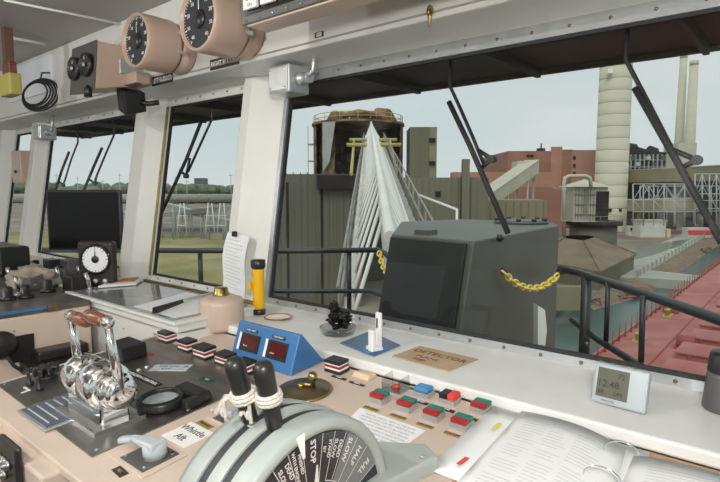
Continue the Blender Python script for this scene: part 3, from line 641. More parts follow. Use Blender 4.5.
# blue box with two red displays
bl, br_, bk = Pc(231, 357), Pc(290, 377), Pc(325, 354)
w = br_.x-bl.x; vb0 = (bl.y+br_.y)/2; dep = .135
t = thing('display_box', 'blue sloping desk box with two dark red digital displays', 'display', (bl.x, vb0, zc(vb0)), (CA, 0, 0))
MB().hexa([(0, 0, 0), (w, 0, 0), (w, dep, 0), (0, dep, 0)], [(0, .045, .105), (w, .045, .105), (w, .055, .105), (0, .055, .105)]).build('case', 'blue', t, local=True, bevel=.003)
sl = math.atan2(.105, .045)
for k, x in enumerate((w*.27, w*.72)):
    fr = thing('bezel', '', '', (x, .0215, .052), (sl, 0, 0)); del fr['label']; del fr['category']; bpy.data.objects.remove(fr)
    Rm = Matrix.Translation((x, .0225, .0525)) @ Matrix.Rotation(sl, 4, 'X')
    def rb(a, b, nm, ma, pa):
        m = MB().box(a, b); m.v = [Rm @ v for v in m.v]; return m.build(nm, ma, pa, local=True)
    bz = rb((-.042, -.026, -.002), (.042, .026, .004), 'bezel', 'black', t)
    rb((-.028, -.016, .004), (.036, .020, .0046), 'display', 'redglass', bz)
    rb((-.050, -.026, -.001), (-.040, .026, .005), 'side_strip', 'glasswhite', t)
    lp = rb((-.03, .032, -.001), (.024, .042, .002), 'name_strip', 'black', t)
    tx = text('STBD SHAFT' if k else 'PORT SHAFT', .0075, (0, 0, 0), (0, 0, 0), 'glasswhite', lp); tx.matrix_local = Rm @ Matrix.Translation((-.003, .037, .0025))
    dg = text('8.8.8', .026, (0, 0, 0), (0, 0, 0), mat('dim_digits%d' % k, (.45, .02, .02), .4), bz) if 0 else None
    r2 = text('R P M', .007, (0, 0, 0), (0, 0, 0), 'glasswhite', bz); r2.matrix_local = Rm @ Matrix.Translation((-.014, -.0105, .005))
# Whistle Aft sign
wq = [Pc(165, 436), Pc(186, 449), Pc(211, 436), Pc(188, 420)]
wc = sum(wq, Vector())/4
t = thing('whistle_sign', 'white card reading Whistle Aft on the console', 'sign', (wc.x, wc.y, zc(wc.y)), (CA, 0, 0))
ww = .088; wh = .075
MB().box((-ww/2, -wh/2, 0), (ww/2, wh/2, .0025)).build('card', 'glasswhite', t, local=True, bevel=.0008)
text('Whistle', .0265, (0, .015, .0029), (0, 0, 0), 'ink', t, bold=.006); text('Aft', .0265, (0, -.017, .0029), (0, 0, 0), 'ink', t, bold=.006)
flatlabel(205, 425, .052, .016, math.radians(-4), 'gold', 'WHISTLE AFT', 'black', .007, 'brown engraved strip behind the Whistle Aft card')
flatlabel(120, 472, .040, .018, math.radians(-4), 'black', 'BELL', 'gold', .0095, 'black strip with gold print beside the grey whistle lever')
def whistle_lever(px, py, label, s=1., rz=0):
    t = on(px, py, 'whistle_lever', label, 'lever', rz=rz)
    MB().box((-.075*s, -.05*s, 0), (.06*s, .05*s, .004)).build('surround', 'beige', t, local=True, bevel=.003)
    MB().box((-.045*s, -.04*s, .004), (.045*s, .04*s, .006)).build('plate', 'mug', t, local=True)
    for a, b in ((-.036, -.032), (.036, .03), (.036, -.032), (-.036, .03)): MB().lathe([(.004*s, .006), (.003*s, .009)], (a*s, b*s, 0), (0, 0, 1), 8).build('screw', 'chrome', t, local=True)
    MB().lathe([(.024*s, .006), (.024*s, .028*s), (.020*s, .034*s), (0, .034*s)], (.012*s, .006, 0), (0, 0, 1), 24).build('hub', 'lgrey', t, local=True)
    MB().hexa([(.035*s, -.014*s, .028*s), (.03*s, .028*s, .028*s), (-.05*s, .004*s, .028*s), (-.045*s, -.016*s, .028*s)], [(.032*s, -.011*s, .042*s), (.028*s, .024*s, .042*s), (-.05*s, .002*s, .036*s), (-.045*s, -.013*s, .036*s)]).hexa([(-.044*s, -.018*s, .026*s), (-.048*s, .006*s, .026*s), (-.085*s, -.012*s, .018*s), (-.078*s, -.03*s, .018*s)], [(-.044*s, -.016*s, .037*s), (-.048*s, .004*s, .037*s), (-.085*s, -.014*s, .03*s), (-.078*s, -.028*s, .03*s)]).build('handle', 'lgrey', t, local=True, bevel=.004, seg=3)
whistle_lever(150, 458, 'grey whistle lever on a square plate by the Whistle Aft card')
whistle_lever(229, 419, 'small grey lever on a plate behind the telegraph', .62)
# typed sheet
q = [Pc(360, 408), Pc(426, 431), Pc(401, 449), Pc(337, 431)]
t = thing('typed_sheet', 'white typed instruction sheet between the telegraph and the buttons', 'paper', Pc(381, 430), (CA, 0, 0))
cx, cy = sum(p.x for p in q)/4, sum(p.y for p in q)/4
t.location = (cx, cy, zc(cy))
MB().prism([(p.x-cx, p.y-cy) for p in reversed(q)], 0.0005, .0011).build('sheet', 'paper', t, local=True)
for k in range(7):
    text(random.choice(['ALWAYS CHECK STEERING MODE BEFORE', 'LEAVING DOCK AND TEST WHISTLE AND', 'ALARMS. LOG ALL TESTS IN THE BOOK', 'THRUSTER PUMPS ARE TO BE STARTED']), .0078, (.0, .036-k*.0125, .0014), (0, 0, 0), 'pencil', t, 'print_line')

# ================================================================== ENGINE ORDER TELEGRAPH
TU, TV, TZ, TR = -.56, .56, 1.06, .19
tg = thing('engine_telegraph', 'grey-green engine order telegraph drum with dial and two black handles', 'telegraph', (TU-.06, TV, zc(TV)))
def P3(r, deg, u): a = math.radians(deg); return Vector((u, TV+r*math.cos(a), TZ+r*math.sin(a)))
def arc_slab(m, r0, r1, a0, a1, u0, u1, n=48):
    A = [a0+(a1-a0)*i/n for i in range(n+1)]; vs = []
    for a in A: vs += [P3(r0, a, u0), P3(r1, a, u0), P3(r1, a, u1), P3(r0, a, u1)]
    fs = [(0, 1, 2, 3), (4*n+3, 4*n+2, 4*n+1, 4*n)]
    for i in range(n):
        b = 4*i
        for j in range(4): fs.append((b+j, b+(j+1) % 4, b+4+(j+1) % 4, b+4+j))
    m.add(vs, fs, False); return m
A0, A1 = -8, 178
S1, S2 = (-.652, -.640), (-.609, -.597)
m = MB()
def rimprof(us, rs):   # revolved shell of the rim
    n = 72; vs = []; A = [A0+(A1-A0)*i/n for i in range(n+1)]
    for a in A:
        for u, r in zip(us, rs): vs.append(P3(r, a, u))
    k = len(us); m.add(vs, [(i*k+j, i*k+j+1, (i+1)*k+j+1, (i+1)*k+j) for i in range(n) for j in range(k-1)], True)
rimprof([-.72, -.717, -.705, -.685, -.655], [.10, .150, .178, .187, .190])
rimprof([-.655, -.655], [.190, .165]); rimprof([-.637, -.637], [.165, .190])
rimprof([-.637, -.625, -.612], [.190, .192, .190]); rimprof([-.612, -.612], [.190, .165]); rimprof([-.594, -.594], [.165, .190])
rimprof([-.594, -.580, -.566, -.560, -.556, -.558, -.566], [.190, .190, .189, .186, .178, .170, .166])
m.build('drum', 'greygreen', tg, bevel=0)
for _a, _b in ((-.655, -.637), (-.612, -.594)): m = MB(); arc_slab(m, .15, .1862, A0, A1, _a, _b, 72); m.build('slot_shade', mat('slot_shade_black', (.03, .032, .035), .5), tg)  # dark fill: shade inside the lever slots put into the colour
m = MB(); n = 72; arc_slab(m, .02, .166, A0, A1, -.715, -.566); m.build('drum_core', mat('slot_dark', (.10, .105, .11), .5), tg)
m = MB(); arc_slab(m, .02, .1655, A0, A1, -.566, -.5645, 60); dl = m.build('dial', 'dial', tg)
m = MB(); arc_slab(m, .0, .1655, A0, A1, -.5605, -.5595, 60); m.build('dial_glass', 'dome', tg)
# dividing lines
ud = -.5640
m = MB()
divs = [134, 119, 108, 98, 82, 72, 62, 50, 38, 22, 6, 150, 165]
for a in divs:
    r0 = .088
    d = math.radians(a); e = Vector((0, math.cos(d), math.sin(d))); f = Vector((0, -e.z, e.y))*.0006; c = Vector((ud, TV, TZ))
    m.add([c+e*r0-f, c+e*r0+f, c+e*.165+f, c+e*.165-f], [(0, 1, 2, 3)])
arc_slab(m, .0872, .0886, A0, 72, ud-.0001, ud, 40); arc_slab(m, .0872, .0886, 98, A1, ud-.0001, ud, 40)
m.build('dividing_lines', 'glasswhite', dl, kind='stuff')
m = MB(); arc_slab(m, .089, .165, 22, 60, ud-.0003, ud-.0001, 20); m.build('ahead_sector', mat('dial_grey', (.20, .22, .22), .5), dl)
def dtext(s, a, r, size, off=0, bold=.02):   # runs inward along a radius
    d = math.radians(a); e = Vector((0, math.cos(d), math.sin(d))); X = -e; Zn = Vector((1, 0, 0)); Y = Zn.cross(X)
    c = Vector((ud+.0004, TV, TZ))+e*r+Y*off
    o = text(s, size, (0, 0, 0), (0, 0, 0), 'glasswhite', dl, bold=bold, depth=.0001)
    mw = Matrix(((X.x, Y.x, Zn.x, c.x), (X.y, Y.y, Zn.y, c.y), (X.z, Y.z, Zn.z, c.z), (0, 0, 0, 1))); o.matrix_local = world(dl).inverted() @ mw
dtext('STOP', 90, .142, 0.0159)
dtext('FINISHED', 103, .134, 0.0084, .005); dtext('WITH ENGINE', 103, .134, 0.0084, -.006)
dtext('DEAD', 113.5, .138, 0.0116, .007); dtext('SLOW', 113.5, .138, 0.0116, -.007)
dtext('SLOW', 126.5, .138, 0.0155); dtext('HALF', 142, .138, 0.0155); dtext('FULL', 157, .138, 0.0155)
dtext('STAND', 77, .138, 0.0090, .0055); dtext('BY', 77, .138, 0.0090, -.006)
dtext('DEAD', 67, .138, 0.0108, .006); dtext('SLOW', 67, .138, 0.0108, -.006)
dtext('SLOW', 56, .140, 0.0142); dtext('HALF', 44, .140, 0.0142); dtext('FULL', 30, .140, 0.0142)
# ENGINE word on the inner arc, placed tangentially
for k, ch in enumerate('ENGINE'):
    a = 72-k*9.0; d = math.radians(a); e = Vector((0, math.cos(d), math.sin(d))); Y = e; Zn = Vector((1, 0, 0)); X = Y.cross(Zn)
    c = Vector((ud+.0004, TV, TZ))+e*.074; o = text(ch, .014, (0, 0, 0), (0, 0, 0), 'glasswhite', dl, bold=.02, depth=.0001)
    mw = Matrix(((X.x, Y.x, Zn.x, c.x), (X.y, Y.y, Zn.y, c.y), (X.z, Y.z, Zn.z, c.z), (0, 0, 0, 1))); o.matrix_local = world(dl).inverted() @ mw
def wedge(a, r0, r1, w0, w1, u, nm, ma, par):
    d = math.radians(a); e = Vector((0, math.cos(d), math.sin(d))); f = Vector((0, -e.z, e.y)); c = Vector((u, TV, TZ)); t_ = Vector((.0012, 0, 0))
    p = [c+e*r0-f*w0, c+e*r0+f*w0, c+e*r1+f*w1, c+e*r1-f*w1]; return MB().hexa(p, [x+t_ for x in p]).build(nm, ma, par)
wedge(101, .148, .186, .0022, .0085, -.5545, 'order_pointer', 'glasswhite', tg)
wedge(86, .05, .118, .009, .001, -.5635, 'reply_needle', 'glasswhite', dl)
# handles
for i, (uh, a, lab) in enumerate(((-.603, 102.5, 0), (-.646, 106, 1))):
    e = Vector((0, math.cos(math.radians(a)), math.sin(math.radians(a)))); c = Vector((uh, TV, TZ))
    lv = MB().tube([c+e*.12, c+e*.20], .007, 10).build('lever', 'alu', tg)
    MB().lathe([(.011, .188), (.0125, .191), (.0135, .23), (.0130, .234), (.0145, .240), (.0158, .280), (.0148, .291), (.009, .297), (0, .298)], [c, c+e*.006][i], e, 24).build('grip', 'black', lv)
    m = MB()
    for k in range(3): m.ring(c+e*(.234+.0055*k), .0165+.001*(k % 2), .0040, e+Vector((.1*(k-1), 0, 0)), 24, 7)
    m.build('rope_tie', 'rope', lv)
    m = MB(); s = c+e*.235+Vector((-.018, -.008, 0)); 
    for k in range(4): m.tube([s, s+Vector((-.010-.004*k, -.008+.004*k, -.006)), s+Vector((-.014-.003*k, -.004-.004*k, -.024-.004*(k % 2))), s+Vector((-.008-.006*k, -.006, -.040+.006*k))], .0035, 6)
    m.build('rope_end', 'rope', lv)
# cheek base of the telegraph
bz = [Pz(430, 462, 1.094), Pz(424, 478, 1.094)]
m = MB().prism([(-.725, .30), (-.548, .30), (-.535, .70), (-.505, .835), (-.55, .86), (-.66, .80), (-.72, .76)], lambda p: zc(p[1])-.004, lambda p: zc(p[1])+.030, .004)
m.build('base', 'greygreen', tg, bevel=.006, seg=3)
MB().lathe([(.006, 0), (.005, .004), (0, .005)], (-.528, .81, zc(.81)+.03), (0, 0, 1), 10).build('screw', 'alu', tg)

# ================================================================== BINDER
q = {'fl': Pz(427, 466, 1.112), 'bl': Pz(520, 407, 1.132)}
bd = thing('ring_binder', 'open white ring binder full of printed pages on the chart top', 'binder', (-.25, .95, zc(.95)))
# built in its own frame: left edge from front-left to back-left of the photographed sheet
fl_, bl_ = Pc(427, 466, .02), Pc(490, 405, .02)
ex = Vector((1, -.02, 0)).normalized()
def zp(v): return zc(v)
def page(m, P, z0, z1, curl=0):  # P four xy corners
    m.prism(P, lambda p: zp(p[1])+z0, lambda p: zp(p[1])+z1); return m
cover = [(-.545, .74), (-.06, .70), (.42, .70), (.42, 1.085), (-.06, 1.085), (-.500, 1.10)]
b1, b2, b3, b4 = Pc(426, 466, .004), Pc(505, 404, .004), Pc(640, 440, .004), Pc(600, 520, .004)
def quadmesh(c0, c1, c2, c3, nx, ny, f, th):   # curved stack of sheets between 4 corners
    m = MB(); vs = []; 
    for j in range(ny+1):
        for i in range(nx+1):
            s, t_ = i/nx, j/ny; p = c0.lerp(c1, s).lerp(c3.lerp(c2, s), t_); vs.append(Vector((p.x, p.y, zc(p.y)+f(s, t_))))
    N = len(vs); vb = [Vector((v.x, v.y, v.z-th)) for v in vs]; k = nx+1
    fs = [(j*k+i, j*k+i+1, (j+1)*k+i+1, (j+1)*k+i) for j in range(ny) for i in range(nx)]
    fs += [(N+j*k+i, N+(j+1)*k+i, N+(j+1)*k+i+1, N+j*k+i+1) for j in range(ny) for i in range(nx)]
    for i in range(nx): fs += [(i, N+i, N+i+1, i+1), (ny*k+i, ny*k+i+1, N+ny*k+i+1, N+ny*k+i)]
    for j in range(ny): fs += [(j*k, (j+1)*k, N+(j+1)*k, N+j*k), (j*k+nx, N+j*k+nx, N+(j+1)*k+nx, (j+1)*k+nx)]
    m.add(vs+vb, fs, True); return m
# left cover leaf, left page stack, right page stack
A, B, C_, D = Pc(427, 466, .01), Pc(496, 405, .01), Pc(655, 447, .01), Pc(660, 560, .01)
quadmesh(A, Pc(640, 545, .01), Pc(650, 450, .01), Pc(493, 404, .01), 8, 6, lambda s, t: .006, .004).build('cover', 'paper', bd)
L0, L1, L2, L3 = Pc(448, 482, .03), Pc(590, 560, .03), Pc(626, 440, .03), Pc(522, 403, .03)
pg = quadmesh(L0, L1, L2, L3, 14, 6, lambda s, t: .012+.020*math.sin(min(1, s*1.05)*PI)**.7*(.4+.6*s), .006).build('left_page', 'paper', bd)
R0_, R1_, R2_, R3_ = Pc(585, 560, .02), Pc(900, 640, .02), Pc(800, 496, .02), Pc(634, 450, .02)
pg2 = quadmesh(R0_, R1_, R2_, R3_, 14, 6, lambda s, t: .009+.012*math.sin(s*PI)**.6, .006).build('right_page', 'paper', bd)
def lines(P0, P1, P2, P3_, rows, parent, f, cols=((.1, .9),), size=.0014, name='print_lines'):
    m = MB()
    for r in range(rows):
        t_ = .08+.84*r/rows
        for (s0, s1) in cols:
            if random.random() < .12: continue
            e = s1-(s1-s0)*random.choice([0, .1, .3]); n = 6
            pts = []
            for k in range(n+1):
                s = s0+(e-s0)*k/n; p = P0.lerp(P1, s).lerp(P3_.lerp(P2, s), t_); pts.append(Vector((p.x, p.y, zc(p.y)+f(s, t_)+.0012)))
            w_ = (P3_-P0).normalized()*size
            m.add(pts+[x+w_ for x in pts], [(k, k+1, n+2+k, n+1+k) for k in range(n)])
    return m.build(name, 'pencil', parent, kind='stuff')
lines(L0, L1, L2, L3, 26, pg, lambda s, t: .012+.020*math.sin(min(1, s*1.05)*PI)**.7*(.4+.6*s), ((.12, .35), (.38, .58), (.62, .85)), .0010)
lines(R0_, R1_, R2_, R3_, 26, pg2, lambda s, t: .009+.012*math.sin(s*PI)**.6, ((.12, .9),), .0010)
for (px, py, ma, l) in ((463, 461, 'redtag', 'red index tab'), (497, 426, 'yellowtag', 'yellow index tab')):
    c = Pc(px, py, .03); rz = math.atan2((Pc(px+8, py-7, .03)-c).y, (Pc(px+8, py-7, .03)-c).x)
    m = MB(); R3 = Matrix.Rotation(rz, 3, 'Z'); m.box((-.016, -.0045, 0), (.016, .0045, .0008)); m.v = [R3 @ v+Vector((c.x, c.y, c.z)) for v in m.v]
    m.build('index_tab', ma, bd, label=l)
for px, py in ((602, 475), (622, 449)):
    c = Pc(px, py, .03); m = MB()
    m.tube([c+Vector((.030*math.cos(a), .004*math.cos(a), .022*math.sin(a)-.008)) for a in [PI*i/10 for i in range(11)]], .0018, 6); m.build('ring', 'chrome', bd)

# ================================================================== THINGS ON THE SILL
def onsill(px, py, name, label, cat, rz=0, z=1.130): p = Pz(px, py, z); return thing(name, label, cat, p, (0, 0, rz))
# flashlight
t = onsill(259, 314, 'flashlight', 'yellow flashlight with black ends standing against the window post', 'flashlight')
MB().lathe([(.022, .018), (.0225, .03), (.0225, .155), (.0235, .17), (.0235, .175)], n=24).build('body', 'yellow', t, local=True)
MB().lathe([(.0245, 0), (.0255, .003), (.0255, .018), (.022, .022)], n=24).build('tail_cap', 'black', t, local=True)
MB().lathe([(.0235, .174), (.028, .182), (.028, .204), (.024, .209), (0, .209)], n=24).build('head', 'black', t, local=True)
MB().box((-.03, -.026, .09), (-.019, -.008, .125)).build('switch', 'yellow', t, local=True, bevel=.003)
# beige jug with brass cap
p = Pc(222, 328); t = thing('water_jug', 'squat beige plastic jug with brass cap behind the blue box', 'jug', (p.x, p.y, zc(p.y))); t.scale = (.88, .88, 1.0)
MB().lathe([(.080, 0), (.088, .006), (.090, .02), (.090, .095), (.086, .108), (.060, .118), (.035, .122)], (0, 0, 0), n=36).build('body', 'jug', t, local=True)
MB().lathe([(.034, .120), (.034, .128), (.028, .132), (.028, .148), (.022, .150), (0, .150)], (0, 0, 0), n=24).build('cap', 'brass', t, local=True)
# copper-rimmed saucer
t = onsill(278, 319, 'saucer', 'flat white saucer with a copper rim beside the flashlight', 'saucer')
MB().lathe([(.03, 0), (.048, .005), (.050, .008), (.046, .007), (.0, .004)], n=32).build('dish', 'glasswhite', t, local=True); MB().ring((0, 0, .008), .049, .0028, n=32, k=8).build('rim', 'copper', t, local=True)
# glass ashtray with crumpled black pouch
t = onsill(338, 334, 'ashtray', 'round clear glass ashtray on the sill', 'ashtray')
MB().lathe([(.045, 0), (.056, .006), (.060, .026), (.055, .026), (.050, .009), (0, .007)], n=32).build('bowl', 'clear', t, local=True)
m = MB(); bmm = bmesh.new(); bmesh.ops.create_icosphere(bmm, subdivisions=4, radius=1)
from mathutils import noise
CRV = [v.co.copy() for v in bmm.verts]; CRFS = [tuple(v.index for v in f.verts) for f in bmm.faces]; bmm.free()
def crumple(sc, c, seed, amp=.35):
    r = []
    for v in CRV:
        k = 1+amp*noise.noise(v*2.2+Vector((seed, 0, 0)))+amp*.5*noise.noise(v*6+Vector((seed, 3, 0))); r.append(Vector((v.x*sc[0]*k+c[0], v.y*sc[1]*k+c[1], max(.0, v.z*sc[2]*k+c[2]))))
    return r
pc = Pz(339, 331, 1.13)
m = MB(); m.add(crumple((.040, .036, .026), (pc.x, pc.y, .05+1.13-.012), 3, .6), CRFS, False); m.add(crumple((.018, .016, .020), (pc.x-.03, pc.y+.01, 1.13+.075), 9, .5), CRFS, False)
tag(m.build('crumpled_pouch', 'blackgloss'), 'crumpled shiny black pouch lying in the glass ashtray', 'pouch')
# blue mat + white holder
q = [Pz(400, 346, 1.13), Pz(370, 332, 1.13), Pz(340, 344, 1.13), Pz(374, 357, 1.13)]
m = MB().prism([(p.x, p.y) for p in q], 1.1305, 1.134); tag(m.build('blue_mat', 'bluemat'), 'blue-grey mat lying under the white holder', 'mat')
t = thing('white_holder', 'small white plastic holder standing on the blue mat', 'holder', Pz(375, 351, 1.134), (0, 0, math.radians(-15))); t.scale = (1.15, 1.15, 1.3)
MB().box((-.017, -.03, 0), (.017, .03, .004)).build('foot', 'blue', t, local=True)
MB().box((-.016, .012, .004), (.004, .020, .085)).build('back_plate', 'glasswhite', t, local=True, bevel=.002)
MB().box((-.016, -.018, .004), (.018, .012, .012)).build('shelf', 'glasswhite', t, local=True, bevel=.002)
MB().box((.0, -.022, .004), (.018, -.012, .052)).build('front_plate', 'glasswhite', t, local=True, bevel=.002)
MB().box((-.009, .010, .050), (-.005, .0125, .072)).build('slot', 'black', t, local=True)
# kraft envelope
q = [Pz(478, 360, 1.13), Pz(420, 347, 1.13), Pz(392, 357, 1.13), Pz(448, 372, 1.13)]
c = sum(q, Vector())/4; t = thing('brochure', 'tan brochure with red lettering lying on the sill', 'brochure', (c.x, c.y, 1.1305), (0, 0, 0))
MB().prism([(p.x-c.x, p.y-c.y) for p in q], 0, .003).build('cover', 'manila', t, local=True)
d = (q[3]-q[2]); rz = math.atan2(d.y, d.x)
M['brownink'] = mat('brown_ink', (.25, .05, .03), .6)
text('DETECTOR', .034, (.005, .022, .0035), (0, 0, rz), 'brownink', t, bold=.01); text('PLANS', .025, (-.01, -.018, .0035), (0, 0, rz), 'brownink', t); text('KEEP', .02, (-.02, -.045, .0035), (0, 0, rz), 'brownink', t)
# clock
a, b = Pz(594, 401, 1.133), Pz(643, 414, 1.133)
t = thing('weather_clock', 'silver digital clock with grey display leaning on the sill', 'clock', ((a.x+b.x)/2, (a.y+b.y)/2, 1.133), (0, 0, math.atan2(b.y-a.y, b.x-a.x)))
w2 = (b-a).length/2+.006
tl = Matrix.Rotation(math.radians(-14), 4, 'X')
def tb(a_, b_, nm, ma, par, bev=0, **k):
    m = MB().box(a_, b_); m.v = [tl @ v for v in m.v]; return m.build(nm, ma, par, local=True, bevel=bev, **k)
cs = tb((-w2, -.008, 0), (w2, .010, .088), 'case', 'silver', t, .005)
tb((-w2+.010, -.0095, .015), (w2*.33, -.008, .078), 'display', 'lcd', t)
for s, sz, x, z in (('12:48', .021, -.022, .044), ('72', .016, .003, .064), ('68', .014, -.036, .026), ('54%', .012, .0, .026)):
    o = text(s, sz, (0, 0, 0), (0, 0, 0), 'lcdink', cs, bold=.01); o.matrix_local = tl @ Matrix.Translation((x, -.0098, z)) @ Matrix.Rotation(PI/2, 4, 'X')
o = text('WEATHER', .006, (0, 0, 0), (0, 0, 0), 'ink', cs); o.matrix_local = tl @ Matrix.Translation((-.02, -.0085, .008)) @ Matrix.Rotation(PI/2, 4, 'X')
for x in (-.045, -.022, .0, .022): tb((x-.006, -.001, .088), (x+.006, .005, .0905), 'button', 'mug', t)
m = MB().hexa([(-.02, .01, 0), (.02, .01, 0), (.02, .045, 0), (-.02, .045, 0)], [(-.02, .022, .045), (.02, .022, .045), (.02, .026, .045), (-.02, .026, .045)]); m.build('stand', 'silver', t, local=True)
# travel mug
p = Pz(724, 410, 1.13); t = thing('travel_mug', 'dark grey travel mug at the right end of the sill', 'mug', p)
MB().lathe([(.038, 0), (.041, .004), (.041, .012), (.036, .075), (.034, .085)], n=32).build('body', 'mug', t, local=True)
MB().lathe([(.0345, .085), (.035, .088), (.032, .122), (.028, .127), (0, .127)], n=32).build('lid', 'black', t, local=True); MB().ring((0, 0, .0855), .0345, .0012, n=32, k=6).build('seam', 'black', t, local=True)

# ================================================================== CHART BOX, PORT CONSOLE, MONITOR
cb = thing('chart_box', 'light grey chart box with glass top beside the window', 'box', (-2.0, 1.1, .0))
u0, u1 = -2.46, -1.595
MB().box((u0, .975, .0), (-1.79, 1.117, 1.12)).build('body', 'white', cb, bevel=.004)
MB().box((-1.79, .975, zc(.975)+.002), (u1+.01, 1.117, 1.12)).build('front_riser', 'white', cb)
MB().box((u0, .955, 1.125), (u1, 1.29, 1.150)).build('tray', 'white', cb, bevel=.004)
MB().box((u0-.005, .945, 1.151), (u1+.005, 1.295, 1.163)).build('lid_frame', 'white', cb, bevel=.003)
MB().box((u0+.03, .958, 1.1632), (u1-.03, 1.275, 1.167)).build('glass_top', mat('dark_mirror_glass', (.22, .235, .235), .08, spec=1.), cb)
MB().prism([(-1.92, .975), (-1.64, .975), (-1.64, 1.26), (-2.02, 1.26)], 1.1672, 1.1680).build('chart_glare_sheet', 'paper', cb, label='white chart sheet doubling as bright reflection on the glass')  # white chart also puts the bright reflection of the glass into colour
MB().tube([(u0+.02, 1.30, 1.168), (u1-.0, 1.30, 1.168)], .008).build('hinge_rod', 'bronze', cb)
for u in (-2.25, -2.0, -1.75): MB().lathe([(.005, 0), (.004, .003)], (u, .975, 1.07), (0, -1, 0), 8).build('screw', 'chrome', cb)
# papers on the box
q = [Pz(148, 277, 1.17), Pz(116, 280, 1.17), Pz(98, 288, 1.17), Pz(136, 285, 1.17)]
t = thing('paper_pad', 'white pad with an orange card on top, on the chart box', 'paper', sum(q, Vector())/4); c = t.location.copy()
MB().prism([(p.x-c.x, p.y-c.y) for p in q], 0, .008).build('pad', 'paper', t, local=True)
MB().prism([((p.x-c.x)*.55, (p.y-c.y)*.5+.015) for p in q], .008, .011).build('card', mat('orange_card', (.55, .25, .07), .6), t, local=True)
a, b = Pz(155, 312, 1.175), Pz(213, 293, 1.185)
t = thing('dust_brush', 'black-bristled brush with silver handle lying on the chart box', 'brush', a, (0, 0, 0)); d = (b-a)
MB().hexa([a+Vector((0, -.012, -.006)), a.lerp(b, .45)+Vector((0, -.010, 0)), a.lerp(b, .45)+Vector((0, .010, 0)), a+Vector((0, .014, -.006))], [a+Vector((0, -.010, .018)), a.lerp(b, .45)+Vector((0, -.008, .014)), a.lerp(b, .45)+Vector((0, .008, .014)), a+Vector((0, .012, .018))]).build('bristles', 'black', t, bevel=.002)
MB().tube([a.lerp(b, .44)+Vector((0, 0, .007)), b], .0065, 10).build('handle', 'alu', t)

# port console (wing) – beige face towards starboard
pcn = thing('port_console', 'beige port side console crowded with black and chrome switches', 'console', (-2.9, .6, 0))
LP = [(-4.3, -.4), (-2.20, -.4), (-2.20, .94), (-2.48, .94), (-2.48, 1.112), (-4.3, 1.112)]
MB().prism(LP, 0, 1.138).build('body', 'beige', pcn, bevel=.008)
MB().prism([(a if a < -2.3 else a-.005, b) for a, b in LP], 1.138, 1.16).build('instrument_top', mat('dark_top', (.10, .09, .085), .3, var=.5, vscale=9), pcn, bevel=.003)
def face(px, py, du, hv, hz, nm, ma, par=pcn, **k):
    p = Pu(px, py, -2.2); return MB().box((-2.2, p.y-hv, p.z-hz), (-2.2+du, p.y+hv, p.z+hz)).build(nm, ma, par, **k)
face(22, 348, .006, .040, .048, 'cover_plate', 'black')
face(24, 311, .003, .10, .005, 'label_strip', 'blue'); face(52, 307, .012, .018, .012, 'latch', 'bronze')
for px, py in ((14, 331), (33, 347), (60, 346)): 
    p = Pu(px, py, -2.2); MB().lathe([(.004, 0), (.003, .003)], (-2.2, p.y, p.z), (1, 0, 0), 8).build('screw', 'chrome', pcn)
# low black trays between the consoles
p = Pu(50, 362, -2.1); MB().box((-2.2, p.y-.07, p.z-.045), (-2.09, p.y+.15, p.z+.0)).build('cable_tray', 'black', pcn, bevel=.006)
MB().box((-2.2, p.y-.03, p.z+.0), (-2.12, p.y+.15, p.z+.035)).build('cable_tray', 'black', pcn, bevel=.006)
# handset
p = Pu(3, 346, -2.17); t = thing('handset', 'black handset hanging on the side of the port console', 'phone', (p.x, p.y, p.z))
MB().lathe([(.035, 0), (.05, .008), (.05, .028), (.035, .04), (0, .042)], (-.03, 0, 0), (1, 0, 0), 20, 1, 1).build('mouthpiece', 'black', t, local=True)
MB().tube([(.0, .01, -.04), (.0, .03, -.08), (.0, .06, -.11), (.0, .08, -.125)], .006).build('cord', 'rubber', t, local=True); MB().box((-.01, .07, -.14), (.01, .10, -.115)).build('plug', 'black', t, local=True, bevel=.003)
# switches on the port console top
R = random.Random(3)
spots = [(8, 300), (20, 296), (33, 289), (48, 292), (60, 285), (74, 290), (42, 281), (12, 285), (28, 279), (60, 276), (82, 283), (92, 280), (4, 274), (18, 268), (70, 272), (36, 270), (100, 277), (52, 268), (26, 298), (90, 292), (66, 279), (14, 262), (30, 263), (108, 272), (44, 286), (84, 276)]
for i, (px, py) in enumerate(spots):
    p = Pz(px, py, 1.16)
    if p.x > -2.23: p.x = -2.26
    k = i % 3
    t = MB()
    if k == 0:
        t.lathe([(.03, 0), (.03, .012), (.02, .015), (.018, .05), (.012, .055), (0, .055)], p, (0, 0, 1), 16); t.build('knob', 'black', pcn)
    elif k == 1:
        t.tube([p, p+Vector((.01, -.01, .05)), p+Vector((.015, -.02, .085))], .009, 8); t.lathe([(.02, 0), (.02, .01), (0, .012)], p, (0, 0, 1), 14); t.build('toggle_lever', 'chrome', pcn)
    else:
        t.box(p+Vector((-.05, -.03, 0)), p+Vector((.05, .03, .05+.03*R.random()))); t.build('switch_block', 'black' if i % 2 else 'mug', pcn, bevel=.005)
